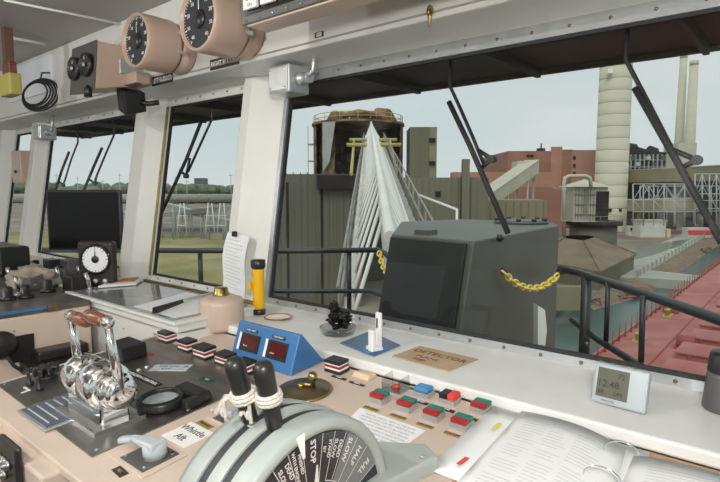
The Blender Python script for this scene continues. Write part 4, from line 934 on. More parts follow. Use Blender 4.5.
# pale crumpled cloth / white tray on port console
for (pts, nm, lab, cat, ma, h) in (([(100, 284), (64, 283), (58, 291), (82, 292)], 'folded_paper', 'pale blue folded paper on the port console', 'paper', 'lgrey', .01),):
    q = [Pz(x, y, 1.14) for x, y in pts]; tag(MB().prism([(p.x, p.y) for p in q], 1.1605, 1.16+h, .01).build(nm, ma), lab, cat)
pp = Pz(32, 279, 1.19); m = MB(); m.add(crumple((.14, .09, .05), (pp.x, pp.y, 1.195), 5, .5), CRFS, True); tag(m.build('cloth_bag', mat('tan_cloth', (.33, .28, .22), .8)), 'crumpled tan cloth bag on the port console', 'bag')
p = Pz(8, 272, 1.18); tag(MB().box((p.x-.35, p.y-.05, 1.1605), (p.x+.03, p.y+.10, 1.31)).build('radio_set', 'black', bevel=.015), 'black radio set at the far left end of the port console', 'radio')
# radar monitor
Ym = 3.05; pL, pR = PY(47, 220, Ym), PY(121, 220, Ym); zt, zb = PY(84, 190, Ym).z, PY(84, 250, Ym).z
pm = (pL+pR)/2; hw = (pR-pL).length/2
t = thing('monitor', 'large black flat screen standing before the port window', 'monitor', (pm.x, pm.y, 1.13), (0, 0, YAW))
def mb_(a, b): return MB().box(a, b)
mb_((-hw, 0, zb-1.13), (hw, .035, zt-1.13)).build('case', 'black', t, local=True, bevel=.006)
mb_((-hw+.012, -.002, zb-1.13+.012), (hw-.012, 0, zt-1.13-.012)).build('screen', mat('screen_black', (.008, .008, .009), .22, spec=.25), t, local=True)
mb_((-.04, .005, .01), (.04, .03, zb-1.13)).build('neck', 'black', t, local=True)
mb_((-.14, -.05, 0), (.14, .08, .012)).build('foot', 'black', t, local=True, bevel=.004)
MB().tube([(.05, -.01, zb-1.13+.01), (.07, -.05, zb-1.13-.06), (.10, -.07, .02)], .006).build('cable', 'rubber', t, local=True)
# gyro / rudder repeater with white dial
c = Pv(97, 259, 1.10); hw = .105
t = thing('dial_repeater', 'black square instrument with round white dial beside the chart box', 'gauge', (c.x, 1.10, c.z-.16), (0, 0, YAW)); t.scale = (.78, .78, .78); t.location.z = c.z-.16*.78
MB().box((-hw, -.02, .0), (hw, .04, .265)).build('case', mat('brown_black', (.035, .022, .02), .35), t, local=True, bevel=.02, seg=4)
MB().ring((0, -.022, .16), .083, .009, (0, 1, 0), 40, 8).build('bezel', 'blackgloss', t, local=True)
dd = MB().lathe([(.082, 0), (.082, .004)], (0, -.019, .16), (0, -1, 0), 40).build('dial', 'paper', t, local=True)
MB().lathe([(.022, 0), (.02, .006), (0, .007)], (0, -.023, .16), (0, -1, 0), 20).build('hub', 'black', t, local=True)
m = MB()
for i in range(24):
    a = i*PI/12; e = Vector((math.cos(a), 0, math.sin(a))); f = Vector((-e.z, 0, e.x))*.0018; r0 = .060 if i % 3 == 0 else .068; o = Vector((0, -.0235, .16)); m.add([o+e*r0-f, o+e*r0+f, o+e*.076+f, o+e*.076-f], [(0, 1, 2, 3)])
m.build('scale_marks', 'ink', dd, local=False, kind='stuff') if 0 else None
m2 = MB(); m2.v = m.v; m2.f = m.f; m2.sm = m.sm; m2.build('scale_marks', 'ink', t, local=True, kind='stuff')
MB().add([(-.005, -.025, .16), (.005, -.025, .16), (.001, -.025, .228), (-.001, -.025, .228)], [(0, 1, 2, 3)]).build('needle', 'black', t, local=True)
for x in (-.0, .055): MB().lathe([(.015, 0), (.013, .014), (0, .015)], (x, -.02, .035), (0, -1, 0), 14).build('knob', 'alu', t, local=True)
MB().box((-.085, -.022, .02), (-.03, -.02, .055)).build('label_panel', 'mug', t, local=True)
MB().box((-.03, 0, -.12), (.03, .03, 0)).build('stand', 'black', t, local=True)

# ================================================================== WIPERS
def wiper(arm, blade, link, label, off=.10):
    A = [Pw(x, y, off) for x, y in arm]; A = [Vector((A[0].x, A[0].y, 2.13))]+A; B = [Pw(x, y, off-.02) for x, y in blade]
    t = thing('window_wiper', label, 'wiper', A[0], group='window wipers hanging outside the glass')
    MB().tube(A, .0065, 8).build('arm', 'railblack', t); MB().tube(B, .0095, 8).build('blade', 'rubber', t)
    if link: 
        L = [Pw(x, y, off-.01) for x, y in link]
        for i in range(len(L)-1): MB().tube([L[i], L[i+1]], .007, 8).build('link', 'railblack', t)
        MB().lathe([(.013, -.01), (.013, .012), (0, .013)], L[1], (0, 1, 0), 12).build('pivot', 'railblack', t)
wiper([(450, 86), (461, 110), (474, 140), (484, 165)], [(449, 102), (470, 146), (508, 233)], [(478, 150), (492, 159), (481, 168)], 'wiper with long blade in the middle of the main window', .12)
wiper([(626, 60), (650, 106), (671, 147)], [(635, 88), (675, 158), (722, 243)], [(668, 148), (697, 160), (681, 168)], 'wiper with long blade at the right of the main window', .12)
wiper([(212, 119), (201, 143), (188, 172)], [(201, 122), (186, 160), (160, 216)], [(190, 158), (186, 176), (180, 170)], 'wiper outside the window between the two wide posts', .12)
wiper([(114, 135), (104, 158), (95, 180)], [(102, 148), (94, 166), (84, 190)], [(97, 175), (95, 183), (90, 180)], 'right wiper of the port window', .12)
wiper([(78, 142), (71, 160), (65, 180)], [(69, 152), (62, 170), (55, 192)], [(66, 177), (63, 185), (60, 182)], 'left wiper of the port window', .12)

# ================================================================== RAILS, HOUSING, CHAINS OUTSIDE
def rail(name, pts, mids, posts_, label):
    t = thing(name, label, 'railing', (pts[0].x, pts[0].y, -.15))
    MB().tube(pts, .033, 10).build('top_rail', 'railblack', t); MB().tube(mids, .028, 10).build('middle_rail', 'railblack', t)
    for p, z, r in posts_: MB().cyl((p.x, p.y, -.15), (p.x, p.y, z), r, n=10).build('post', 'railblack', t)
    return t
zt_, zm = .87, .37
tl_ = [Pz(40, 250, zt_), Pz(165, 250.5, zt_), Pz(290, 251, zt_), Pz(378, 250, zt_), Pz(385, 253, .855), Pz(396, 264, .78)]
ml_ = [Pz(40, 291, zm), Pz(165, 291, zm), Pz(290, 291, zm), Pz(370, 291, zm), Pz(384, 296, zm-.02), Pz(392, 304, zm-.1)]
rail('railing', tl_, ml_, [(Pz(x, 250, zt_), zt_, .03) for x in (40, 200, 349)], 'black two-bar railing on the port side of the grey housing')
tr = [Pz(559, 272, .80), Pz(566, 270, .86), Pz(580, 273, zt_), Pz(650, 296, zt_), Pz(720, 320, zt_), Pz(800, 347, zt_)]
mr_ = [Pz(572, 320, zm), Pz(600, 341, zm), Pz(660, 378, zm), Pz(730, 424, zm)]
p1 = Pz(587, 275, zt_); p3 = Pz(643, 294, zt_); p4 = Pz(607, 281, zt_)
rr = rail('railing', tr, mr_, [(p1, zt_, .045)], 'black railing with diagonal lower bar right of the grey housing')
for a, b in (((643, 296), (641, 362)), ((608, 283), (606, 341))):
    p = Pz(a[0], a[1], zt_); MB().tube([p, PY(b[0], b[1], (p.dot(CH)))], .02, 8).build('bar', 'railblack', rr)
# housing
A_, B_, E_ = Pz(398, 231, 1.22), Pz(481, 238, 1.22), Pz(560, 225, 1.22)
ht = thing('deck_housing', 'big dark grey steel housing outside the main window', 'housing', (-2.4, 4.5, -.15))
zt2 = 1.22
A_ = Vector((-2.78, 3.74)); B_ = Vector((-1.93, 3.63)); Cc = Vector((-2.10, 5.85)); Dd = Vector((-2.35, 6.3)); Ee = Vector((-3.5, 6.3)); Ff = Vector((-3.8, 5.3))
pts = [A_, B_, Cc, Dd, Ee, Ff]
m = MB(); sh = lambda p, k: (p[0], p[1]-k)
m.prism([tuple(p) for p in pts], -.15, zt2); 
# lean the front face aft at the bottom
for v in m.v:
    if v.z < 0 and v.y < 4.0: v.y -= .36
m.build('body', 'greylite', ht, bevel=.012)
f0, f1 = A_+Vector((.01, -.0)), B_+Vector((-.05, 0)); zz0, zz1 = -.1, zt2-.02
k = .36/(zt2+.15)
def fp(p, z, o): return (p[0], p[1]-k*(zt2-z)-o, z)
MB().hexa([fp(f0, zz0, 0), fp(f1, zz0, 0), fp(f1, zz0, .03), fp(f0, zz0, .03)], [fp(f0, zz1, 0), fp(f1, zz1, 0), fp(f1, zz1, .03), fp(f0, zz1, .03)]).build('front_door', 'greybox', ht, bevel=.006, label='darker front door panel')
hc = Pz(521, 221.5, zt2+.02); MB().lathe([(.30, 0), (.30, .03), (.27, .04), (0, .045)], (hc.x, hc.y, zt2), (0, 0, 1), 32).build('hatch_cover', 'greylite', ht)
for a in range(10): MB().cyl((hc.x+.27*math.cos(a*.628), hc.y+.27*math.sin(a*.628), zt2+.03), (hc.x+.27*math.cos(a*.628), hc.y+.27*math.sin(a*.628), zt2+.065), .028, n=8).build('bolt', 'railblack', ht)
for px, py in ((502, 271), (498, 238)):
    p = Pu(px, py, -1.93); MB().lathe([(.03, 0), (.03, .03), (.015, .035), (.012, .05), (0, .05)], p, (1, 0, 0), 12).build('stud', 'railblack', ht)
MB().box((-2.62, 3.85, 1.22), (-2.48, 4.0, 1.26)).build('lug', 'greylite', ht)
# white bulwark curve right of housing
a, b = Pz(541, 307, .2), Pz(541, 356, 0)
m = MB(); P = [PY(538, 306, 4.4), PY(545, 310, 4.4), PY(547, 330, 4.4), PY(544, 358, 4.4), PY(538, 358, 4.4)]
d = CH*.12; m.add([*P, *[p+d for p in P]], [(0, 1, 2, 3, 4), (9, 8, 7, 6, 5)]+[(i, (i+1) % 5, 5+(i+1) % 5, 5+i) for i in range(5)]); tag(m.build('fender_board', 'boom'), 'narrow curved white board at the foot of the grey housing', 'board')
def chain(p0, p1, sag, n, r, label, ma='chain'):
    t = thing('safety_chain', label, 'chain', (p0+p1)/2-Vector((0, 0, sag)))
    pts = [p0.lerp(p1, i/n)-Vector((0, 0, sag*4*(i/n)*(1-i/n))) for i in range(n+1)]
    for i in range(n):
        a, b = pts[i], pts[i+1]; d = (b-a).normalized(); s = d.cross(Vector((0, 0, 1))).normalized(); u = s.cross(d)
        ax = s if i % 2 else (u+s*.3).normalized(); e = ax.cross(d).normalized(); c = (a+b)/2; L = (b-a).length*.72; wv_ = r*2.1
        loop = [c+d*(L*math.cos(q))+e*(wv_*math.sin(q)) for q in [2*PI*j/10 for j in range(11)]]
        MB().tube(loop, r, 5, caps=False).build('chain_link', ma, t)
    return t
chain(Pu(503, 272, -1.91), Pz(558, 275, .84), .13, 16, .012, 'yellow safety chain hanging across the side of the grey housing')
chain(Pz(379, 252, .86), Vector((A_.x+.02, A_.y-.02, .86)), .07, 10, .012, 'yellow safety chain between the port railing and the housing')

# ================================================================== SHIP'S DECK
DZ = -8.4
MB().box((-9.6, 2.2, DZ-.3), (14, 190, DZ)).build('ship_deck', 'deck', label='long red steel main deck of the ship', category='deck')
MB().box((-9.75, 2.2, -13.0), (-9.61, 190, DZ)).build('ship_hull', 'hull', label='dark red side of the ship hull at the water', category='hull')
m = MB(); m.box((-9.66, 2.2, DZ), (-9.5, 190, DZ+.18)); tag(m.build('deck_edge_bar', 'deck'), 'raised red edge bar along the ship side', 'bar')
tag(MB().box((-6.75, 10, DZ), (-6.66, 185, DZ+.05)).build('deck_rail_track', 'deckdark'), 'thin dark track rail running along the red deck', 'track')
st0 = None
for i, v in enumerate(np.arange(24, 110, 1.55)):
    if st0 is None:
        st0 = thing('deck_stanchion', 'thin dark red stanchion standing along the red deck edge', 'stanchion', (-9.38, v, DZ), group='stanchions along the ship side')
        MB().cyl((0, 0, 0), (0, 0, 1.15), .04, n=6).build('post', 'deckdark', st0, local=True); MB().lathe([(.09, 0), (.05, .12), (.05, .14)], n=8).build('socket', 'deckdark', st0, local=True)
    else: clone(st0, (-9.38, v, DZ))
h0 = None
hv = [24.0, 28.2, 32.4, 36.6, 40.8, 45.0, 49.2, 53.4, 57.6, 61.8, 66, 70.2, 74.4, 78.6, 82.8, 87]
hl = ['nearest', 'second', 'third', 'fourth', 'fifth', 'sixth', 'seventh', 'eighth', 'ninth', 'tenth', 'eleventh', 'twelfth', 'thirteenth', 'fourteenth', 'fifteenth', 'sixteenth']
for v, l in zip(hv, hl):
    lab = l+' red cargo hatch on the deck, counting away from the bridge'
    if h0 is None:
        h0 = thing('cargo_hatch', lab, 'hatch', (0, v, DZ), group='cargo hatches of the red deck')
        MB().box((-5.6, -1.25, 0), (9, 1.25, .55)).build('coaming', 'deck', h0, local=True, bevel=.03); MB().box((-5.7, -1.35, .55), (9.1, 1.35, .68)).build('cover', 'deck', h0, local=True, bevel=.03)
        for x in np.arange(-5, 8.5, 1.7): MB().box((x, -1.42, .2), (x+.12, -1.25, .55)).build('clamp', 'deckdark', h0, local=True)
    else: clone(h0, (0, v, DZ), label=lab)
p = Pz(686, 344, DZ+.3); t = thing('deck_winch', 'dark round deck fitting beside a red hatch', 'fitting', (p.x, p.y, DZ)); MB().cyl((-.5, 0, .45), (.5, 0, .45), .42, n=16).build('drum', 'deckdark', t, local=True); MB().box((-.6, -.4, 0), (.6, .4, .12)).build('foot', 'deckdark', t, local=True)
for i, (px, py, l) in enumerate(((612, 336, 'yellow-topped mooring bollard near the rail post'), (655, 314, 'yellow-topped mooring bollard farther along the deck edge'))):
    p = Pz(px, py, DZ); t = thing('bollard', l, 'bollard', (-8.4, p.y, DZ), (0, 0, PI/2)); 
    MB().box((-.7, -.3, 0), (.7, .3, .1)).build('base', 'yellowst', t, local=True)
    for x in (-.4, .4): MB().lathe([(.16, .1), (.16, .5), (.22, .52), (.22, .6), (0, .6)], (x, 0, 0), n=14).build('horn', 'yellowst', t, local=True)
p = Pz(655, 312, DZ); t = thing('deck_davit', 'red davit arm leaning over the water at the deck edge', 'davit', (-8.5, p.y+.7, DZ)); a = Vector((0, 0, 0))
MB().tube([(0, 0, 0), (0, 0, 1.7)], .12, 8).build('mast', 'deckdark', t, local=True); MB().tube([(0, 0, 1.2), (-1.2, -1.2, 1.5), (-3.2, -3, 1.2)], .08, 8).build('arm', 'deckdark', t, local=True); MB().box((-.5, -.5, 0), (.6, .6, .9)).build('winch', 'deckdark', t, local=True, bevel=.1)

# ================================================================== WATER, GROUND, BANKS
WZ, GZ = -13.4, -12.4
MB().add([(-60, -40, WZ), (200, -40, WZ), (200, 420, WZ), (-60, 420, WZ)], [(0, 1, 2, 3)]).build('harbour_water', 'water', kind='structure')
def gpt(px, py, z=GZ): p = Pz(px, py, z); return (p.x, p.y)
# land polygon: everything port of the basin edge
edge = [gpt(424, 420), gpt(520, 350), gpt(545, 312), gpt(572, 297), gpt(604, 290), gpt(628, 283), gpt(660, 266), gpt(700, 243.5), gpt(720, 235.5), gpt(745, 228)]
far = [(60, 900), (-2500, 900), (-2500, -400), (-400, -400)]
poly = edge+[(-18, 900)]+[(-2600, 900), (-2600, -300), (-60, -300)]
m = MB(); m.prism(list(reversed(poly)), GZ-3, GZ); m.build('ground', 'ground', kind='structure')
m = MB().add([(-2600, 880, GZ+.01), (-40, 880, GZ+.01), (400, 880, GZ+.01), (400, 3000, GZ+.01), (-2600, 3000, GZ+.01)], [(0, 1, 2, 3, 4)]); m.build('ground', 'grass', kind='structure')
# rubble bank sloping into the water along the basin
m = MB(); n = len(edge); vs = []
e2 = edge[3:]
for j, (x, y) in enumerate(e2):
    vs += [(x-.3, y, GZ+.25), (x+2.2, y-1.0, WZ+.4), (x+4.2, y-2, WZ-.4)]
m.add(vs, [(3*i+k, 3*i+k+1, 3*i+4+k, 3*i+3+k) for i in range(len(e2)-1) for k in range(2)]); tag(m.build('rubble_bank', 'bank'), 'brown rubble bank sloping down to the harbour water', 'bank')
rk = random.Random(5)
for k in range(14):
    s = rk.random()*(len(e2)-1.01); i = int(s); f = s-i; x = e2[i][0]*(1-f)+e2[i+1][0]*f+.5+rk.random()*2.5; y = e2[i][1]*(1-f)+e2[i+1][1]*f
    r = .5+.7*rk.random(); m = MB(); m.f = list(CRFS); m.sm = [False]*len(CRFS)
    m.v = [Vector((a.x, a.y, WZ+.3+(a.z)*1.0 if a.z > 0 else WZ+.3)) for a in crumple((r, r*.9, r*.6), (x, y, 0.05), k, .6)]
    o = m.build('boulder', 'bank'); tag(o, 'brown boulder on the bank at the water edge', 'boulder', 'boulders along the harbour bank')
    if k: o.data.name = 'boulder'
# grass field patch on the port side
q = [cw(-75, 95, 0), cw(-20, 68, 0), cw(-8, 95, 0), cw(-20, 150, 0), cw(-60, 172, 0), cw(-130, 190, 0), cw(-200, 150, 0)]
m = MB(); m.prism([(p.x, p.y) for p in q], GZ, GZ+.15); tag(m.build('grass_field', 'grass', kind='stuff'), 'yellow-green grass field beyond the port windows', 'grass')
# pier slab across the basin, retaining posts, pond
a = [gpt(634, 281, -12.6), gpt(637, 271, -12.6), gpt(700, 277.5, -12.6), gpt(690, 285, -12.6)]
m = MB(); m.prism([Pz(634, 280, -12.4).xy, Pz(700, 284, -12.4).xy, Pz(700, 278, -12.4).xy, Pz(636, 271, -12.4).xy], WZ-.5, -12.0); tag(m.build('pier_slab', 'cconc'), 'low concrete pier slab crossing the basin', 'pier')
a0, a1 = Pz(637, 280, GZ), Pz(716, 231, GZ)
m = MB(); d = (a1-a0).normalized(); s = Vector((-d.y, d.x, 0))*7
tag(MB().prism([a0.xy, a1.xy, (a1+s).xy, (a0+s).xy], GZ, GZ+.25).build('quay_apron', 'cconc'), 'pale concrete apron along the basin edge', 'apron')
L = (a1-a0).length; p0 = None
for i in range(26):
    p = a0.lerp(a1, (i/26)**1.25)
    if p0 is None:
        p0 = thing('edge_post', 'short pale post along the quay edge', 'post', (p.x, p.y, GZ+.25), group='short posts along the quay edge')
        MB().box((-.15, -.15, 0), (.15, .15, 1.1)).build('shaft', 'cconc', p0, local=True); MB().box((-.2, -.2, 1.1), (.2, .2, 1.25)).build('cap', 'cconc', p0, local=True)
    else: clone(p0, (p.x, p.y, GZ+.25))
q = [Pz(x, y, GZ) for x, y in ((628, 262), (640, 249), (668, 243), (690, 240), (680, 247), (650, 257))]
m = MB(); m.prism([p.xy for p in q], GZ, GZ+.3); tag(m.build('settling_pond', mat('pond', (.17, .20, .15), .3)), 'grey-green settling pond behind the quay', 'pond')

# ================================================================== BOOM (self-unloading conveyor boom)
bo = thing('unloading_boom', 'long white lattice conveyor boom pointing at the rusty hopper', 'boom', cw(.5, 20, -2), (0, 0, YAW))
def bz(Y): return .95+.152*(Y-7.5)
def bc(Y): return .42+.0155*(Y-7.5)
def bp(Y, side, dz=0): 
    hw_ = .62 if side < 0 else .85; return cw(bc(Y)+side*hw_, Y, bz(Y)-1.62*(1 if side else 0)+dz)
MB().tube([bp(7.5, 0), bp(64, 0)], .09, 8).build('ridge_chord', 'boom', bo)
MB().tube([bp(7.5, -1), bp(64, -1)], .08, 8).build('lower_chord', 'boom', bo); MB().tube([bp(7.5, 1), bp(64, 1)], .08, 8).build('lower_chord', 'boom', bo)
y = 8.0; i = 0
while y < 62:
    MB().cyl(bp(y+1.6, 0), bp(y, -1), .036, n=6).build('lattice_bar', 'boom', bo)
    MB().cyl(bp(y+1.6, 0), bp(y, 1), .036, n=6).build('lattice_bar', 'boom', bo)
    y += 1.45 if y < 25 else 2.2; i += 1
# inner sheeting: conveyor cover
m = MB(); Y0, Y1 = 7.6, 63
def ip(Y, x, dz): return cw(bc(Y)+x, Y, bz(Y)+dz)
m.hexa([ip(Y0, .02, -1.45), ip(Y0, .75, -1.45), ip(Y1, .75, -1.45), ip(Y1, .02, -1.45)], [ip(Y0, 0, -.10), ip(Y0, .06, -.10), ip(Y1, .06, -.10), ip(Y1, 0, -.10)]); m.build('belt_cover', 'boom', bo)
# walkways either side with rails
for s, off, hw2 in ((-1, -.12, .62), (1, .3, .85)):
    m = MB(); m.hexa([ip(Y0, s*hw2, -1.75), ip(Y0, s*hw2+off, -1.75), ip(Y1-10, s*hw2+off, -1.75), ip(Y1-10, s*hw2, -1.75)], [ip(Y0, s*hw2, -1.68), ip(Y0, s*hw2+off, -1.68), ip(Y1-10, s*hw2+off, -1.68), ip(Y1-10, s*hw2, -1.68)]); m.build('walkway', 'boomgrey', bo)
    for dz in (-.75, -1.2): MB().tube([ip(Y0, s*hw2+off, dz), ip(Y1-10, s*hw2+off, dz)], .028, 6).build('hand_rail', 'boomgrey', bo)
    yy = 8.0
    while yy < 52: MB().cyl(ip(yy, s*hw2+off, -1.7), ip(yy, s*hw2+off, -.72), .028, n=5).build('rail_post', 'boomgrey', bo); yy += 1.9
for yy in (40, 46):
    for dz in (.1,): MB().tube([ip(yy, -1.9, -1.0), ip(yy, 2.1, -1.0)], .14, 6).build('cross_beam', 'yellowst', bo)
for s in (-1, 1): MB().tube([ip(46, s*1.5, -1.0), ip(30, s*1.25, -1.9)], .10, 6).build('side_tie', 'yellowst', bo)
MB().tube([ip(13, .9, -.3), ip(11, 1.5, -.28), ip(11, 1.5, -1.2)], .03, 6).build('hand_rail', 'boom', bo)
MB().box((0, 0, 0), (0, 0, 0)) if 0 else None
# boom head machinery near the housing
m = MB(); c = cw(1.25, 8.2, .35); m.box(c+Vector((-.35, -.35, -.4)), c+Vector((.35, .35, .35))); m.build('sheave_block', 'boom', bo, bevel=.05)
m = MB().cyl(cw(.95, 7.7, .25), cw(1.6, 7.7, .25), .22, n=16); m.build('sheave', 'boomgrey', bo)

# ================================================================== PLANT BUILDINGS
def bld(name, label, cat, px0, px1, ytop, Y, depth, material, gz=GZ, group=None, roof=None):
    a = PY(px0, ytop, Y); b = PY(px1, ytop, Y); X0, X1 = a.dot(CR), b.dot(CR); zt = a.z
    t = thing(name, label, cat, cw((X0+X1)/2, Y+depth/2, gz), (0, 0, YAW), group)
    w_ = (X1-X0)/2
    MB().box((-w_, -depth/2, 0), (w_, depth/2, zt-gz)).build('wall', material, t, local=True)
    if roof: MB().box((-w_-.3, -depth/2-.3, zt-gz), (w_+.3, depth/2+.3, zt-gz+.4)).build('roof', roof, t, local=True)
    return t, w_, zt-gz, depth
def onface(t, dep, px, py, Y, w, h, nm, ma, out=.15):
    p = world(t).inverted() @ PY(px, py, Y); return MB().box((p.x-w/2, -dep/2-out, p.z-h/2), (p.x+w/2, -dep/2, p.z+h/2)).build(nm, ma, t, local=True)
# dark olive shed behind the boom
t, w_, h_, dp = bld('storage_shed', 'dark olive ribbed shed wall behind the boom', 'building', 262, 362, 174, 64, 10, 'oliverib')
for px in (288, 322): onface(t, dp, px, 250, 64, .25, 16, 'downpipe', 'hole')
onface(t, dp, 345, 182, 64, 6.5, 1.6, 'dark_ledge', 'hole', 1.0)
for k in range(14): onface(t, dp, 266+k*7, 240, 64, .12, 16, 'rib', 'oliverib', .08)
t, w_, h_, dp = bld('olive_building', 'light olive ribbed building right of the boom', 'building', 404, 489, 177.5, 72, 12, 'oliverib2')
for k in range(12): onface(t, dp, 408+k*7, 225, 72, .12, 12, 'rib', 'oliverib2', .08)
onface(t, dp, 438, 194, 72, .7, .7, 'window', 'hole'); onface(t, dp, 462, 210, 72, .5, 9, 'downpipe', 'hole')
t, w_, h_, dp = bld('vent_stack', 'slim olive stack rising at the end of the olive building', 'chimney', 463, 470, 159, 71, 1.0, 'oliverib2')
t, w_, h_, dp = bld('olive_annex', 'low ochre annex wall right of the olive building', 'building', 487, 547, 200, 78, 8, 'olive_y')
for k in range(8): onface(t, dp, 491+k*7.5, 214, 78, .12, 3.6, 'rib', 'oliverib2', .08)
onface(t, dp, 520, 232, 78, 8, 1.6, 'door', 'olive_d')
t, w_, h_, dp = bld('switch_house', 'tall olive block beside the rusty hopper', 'building', 410, 437, 127, 84, 6, 'olive')
MB().box((w_-1.1, -dp/2-.1, 0), (w_, -dp/2, h_)).build('pale_strip', 'olive_y', t, local=True)  # ochre strip drawn for the lighter right face of the block
for py in (140, 163): onface(t, dp, 432, py, 84, .9, .5, 'lamp_bracket', 'hole', .5)
# hopper tower
c = PY(358, 120, 82); cx_, R_ = c.dot(CR), 7.3; ctr = cw(cx_, 82+R_, 0)
zt3 = PY(358, 121, 82).z; zb3 = PY(358, 182, 82).z
t = thing('hopper_tower', 'rusty open-sided hopper tower behind the boom tip', 'tower', (ctr.x, ctr.y, GZ), (0, 0, YAW))
H3 = zt3-GZ; n = 20
def ang_slab(m, a0, a1, r0, r1, z0, z1, n=4):
    for i in range(n):
        A, B = math.radians(a0+(a1-a0)*i/n), math.radians(a0+(a1-a0)*(i+1)/n)
        q = lambda r, a, z: (r*math.cos(a), r*math.sin(a), z)
        m.hexa([q(r0, A, z0), q(r1, A, z0), q(r1, B, z0), q(r0, B, z0)], [q(r0, A, z1), q(r1, A, z1), q(r1, B, z1), q(r0, B, z1)])
for i in range(18):
    a0 = i*20-90+10
    mid = (a0+10) % 360
    dz = min(abs(mid-270), 360-abs(mid-270))
    if dz < 62 and not (215 < mid < 238): continue
    m = MB(); ang_slab(m, a0, a0+19.6, R_-.25, R_, zb3-GZ, H3, 2); m.build('shell_plate', 'rust', t, local=True)
m = MB(); ang_slab(m, 60, 120, R_-1.4, R_-1.0, 0, H3, 6); ang_slab(m, 0, 60, R_-1.4, R_-1.0, 0, H3, 6); ang_slab(m, 120, 180, R_-1.4, R_-1.0, 0, H3, 6); m.build('inner_lining', 'hole', t, local=True)
m = MB(); m.cyl((0, 0, H3), (0, 0, H3+.35), R_+.25, n=24, smooth=False); m.build('roof_deck', 'rust', t, local=True)
m = MB(); m.cyl((0, 0, 0), (0, 0, zb3-GZ), R_, n=20, smooth=False); m.build('base', 'olive_d', t, local=True)
m = MB(); x0 = world(t).inverted() @ PY(323, 150, 84); x1 = world(t).inverted() @ PY(334, 150, 84)
m.add([(x0.x, x0.y-.6, H3), (x1.x+.3, x1.y-1.6, H3), (x1.x-.6, x1.y-1.6, H3-6), (x0.x, x0.y-.6, H3-7.5)], [(0, 1, 2, 3)]); m.add([(x0.x, x0.y-.5, H3), (x1.x+.3, x1.y-1.5, H3), (x1.x-.6, x1.y-1.5, H3-6), (x0.x, x0.y-.5, H3-7.5)], [(3, 2, 1, 0)]); m.build('hanging_curtain', 'curtain', t, local=True, label='pale torn curtain at the opening')
for i in range(16):
    a = i*2*PI/16; MB().cyl(((R_-.1)*math.cos(a), (R_-.1)*math.sin(a), H3+.3), ((R_-.1)*math.cos(a), (R_-.1)*math.sin(a), H3+1.5), .06, n=5).build('rail_post', 'yellowst', t, local=True)
for z in (.9, 1.5): MB().ring((0, 0, H3+z), R_-.1, .06, n=24, k=5).build('hand_rail', 'yellowst', t, local=True)
for (px0, px1, yt, sx) in ((326, 349, 107, 1.8), (349, 372, 110, 1.2), (371, 397, 104, 2.0)):
    a = world(t).inverted() @ PY(px0, yt, 84); b = world(t).inverted() @ PY(px1, yt, 84); m = MB()
    m.hexa([(a.x-.4, -3, H3+.3), (b.x+.4, -3, H3+.3), (b.x+.4, 2, H3+.3), (a.x-.4, 2, H3+.3)], [(a.x+sx*.4, -2.2, a.z), (b.x-sx*.4, -2.2, a.z-.2), (b.x-sx*.4, 1, a.z-.2), (a.x+sx*.4, 1, a.z)]); m.build('roof_machinery', 'rust', t, local=True, bevel=.4)
m = MB().tube([(-2.5, -3, H3+1.3), (0, -3.2, H3+1.9), (3, -3, H3+1.5), (5, -3, H3+.6)], .45, 8); m.build('duct', 'rust', t, local=True)
for k in range(9): MB().box((-R_-.9, -1, H3-3-k*.9), (-R_+.1, .2, H3-2.8-k*.9)).build('ladder_platform', 'yellowst', t, local=True) if k % 3 == 0 else None
MB().box((-R_-.85, -.9, H3-10), (-R_-.75, -.8, H3)).build('ladder_rail', 'yellowst', t, local=True)
# brick power house
t, w_, h_, dp = bld('brick_powerhouse', 'large red brick power house block left of the chimney', 'building', 508, 600, 151, 200, 40, 'brick')
onface(t, dp, 555, 188, 200, 4, 30, 'pale_strip', 'brick2', .5); onface(t, dp, 561, 188, 200, 8, 28, 'panel', 'brick', .3)
onface(t, dp, 583, 190, 200, 10, 29, 'pale_wing', 'brick2', 1.2)
for py in (158, 166, 174): onface(t, dp, 573, py, 200, 1, 1.4, 'vent', 'hole', 1.4)
onface(t, dp, 530, 156, 200, 2.5, .8, 'vent', 'hole')
c = world(t).inverted() @ PY(542, 150, 202); MB().box((c.x-1.2, -18, h_), (c.x+1.2, -15.5, h_+1.2)).cyl((c.x, -17, h_+1), (c.x, -17, h_+3), .25, n=6).build('roof_fan', 'hole', t, local=True)
t, w_, h_, dp = bld('brick_annex', 'lower red brick range behind the conveyor gallery', 'building', 454, 560, 172, 190, 8, 'brick2')
t2, w_, h_, dp = bld('brick_lower_block', 'lower brick block under the conveyor gallery', 'building', 496, 566, 187, 150, 12, 'brick')
onface(t2, dp, 530, 182, 150, 14, .5, 'parapet', 'brick2')
# inclined conveyor gallery
def gallery(p0, p1, w, h, ma, name, label, posts=0, roof='creamw'):
    d = (p1-p0).normalized(); s = d.cross(Vector((0, 0, 1))).normalized()*w/2; up = Vector((0, 0, h))
    t = thing(name, label, 'conveyor', (p0+p1)/2-Vector((0, 0, h)))
    MB().hexa([p0-s-up, p1-s-up, p1+s-up, p0+s-up], [p0-s, p1-s, p1+s, p0+s]).build('gallery', ma, t)
    o = Vector((0, 0, .25)); MB().hexa([p0-s*1.06, p1-s*1.06, p1+s*1.06, p0+s*1.06], [p0-s*1.06+o, p1-s*1.06+o, p1+s*1.06+o, p0+s*1.06+o]).build('roof', roof, t)
    for k in range(posts):
        f = (k+.5)/posts; p = p0.lerp(p1, f)-up
        for q in (-.8, .8): MB().cyl((p+s*q*1), Vector((p.x+s.x*q, p.y+s.y*q, GZ)), .18, n=6).build('trestle_leg', 'lattice', t)
    return t
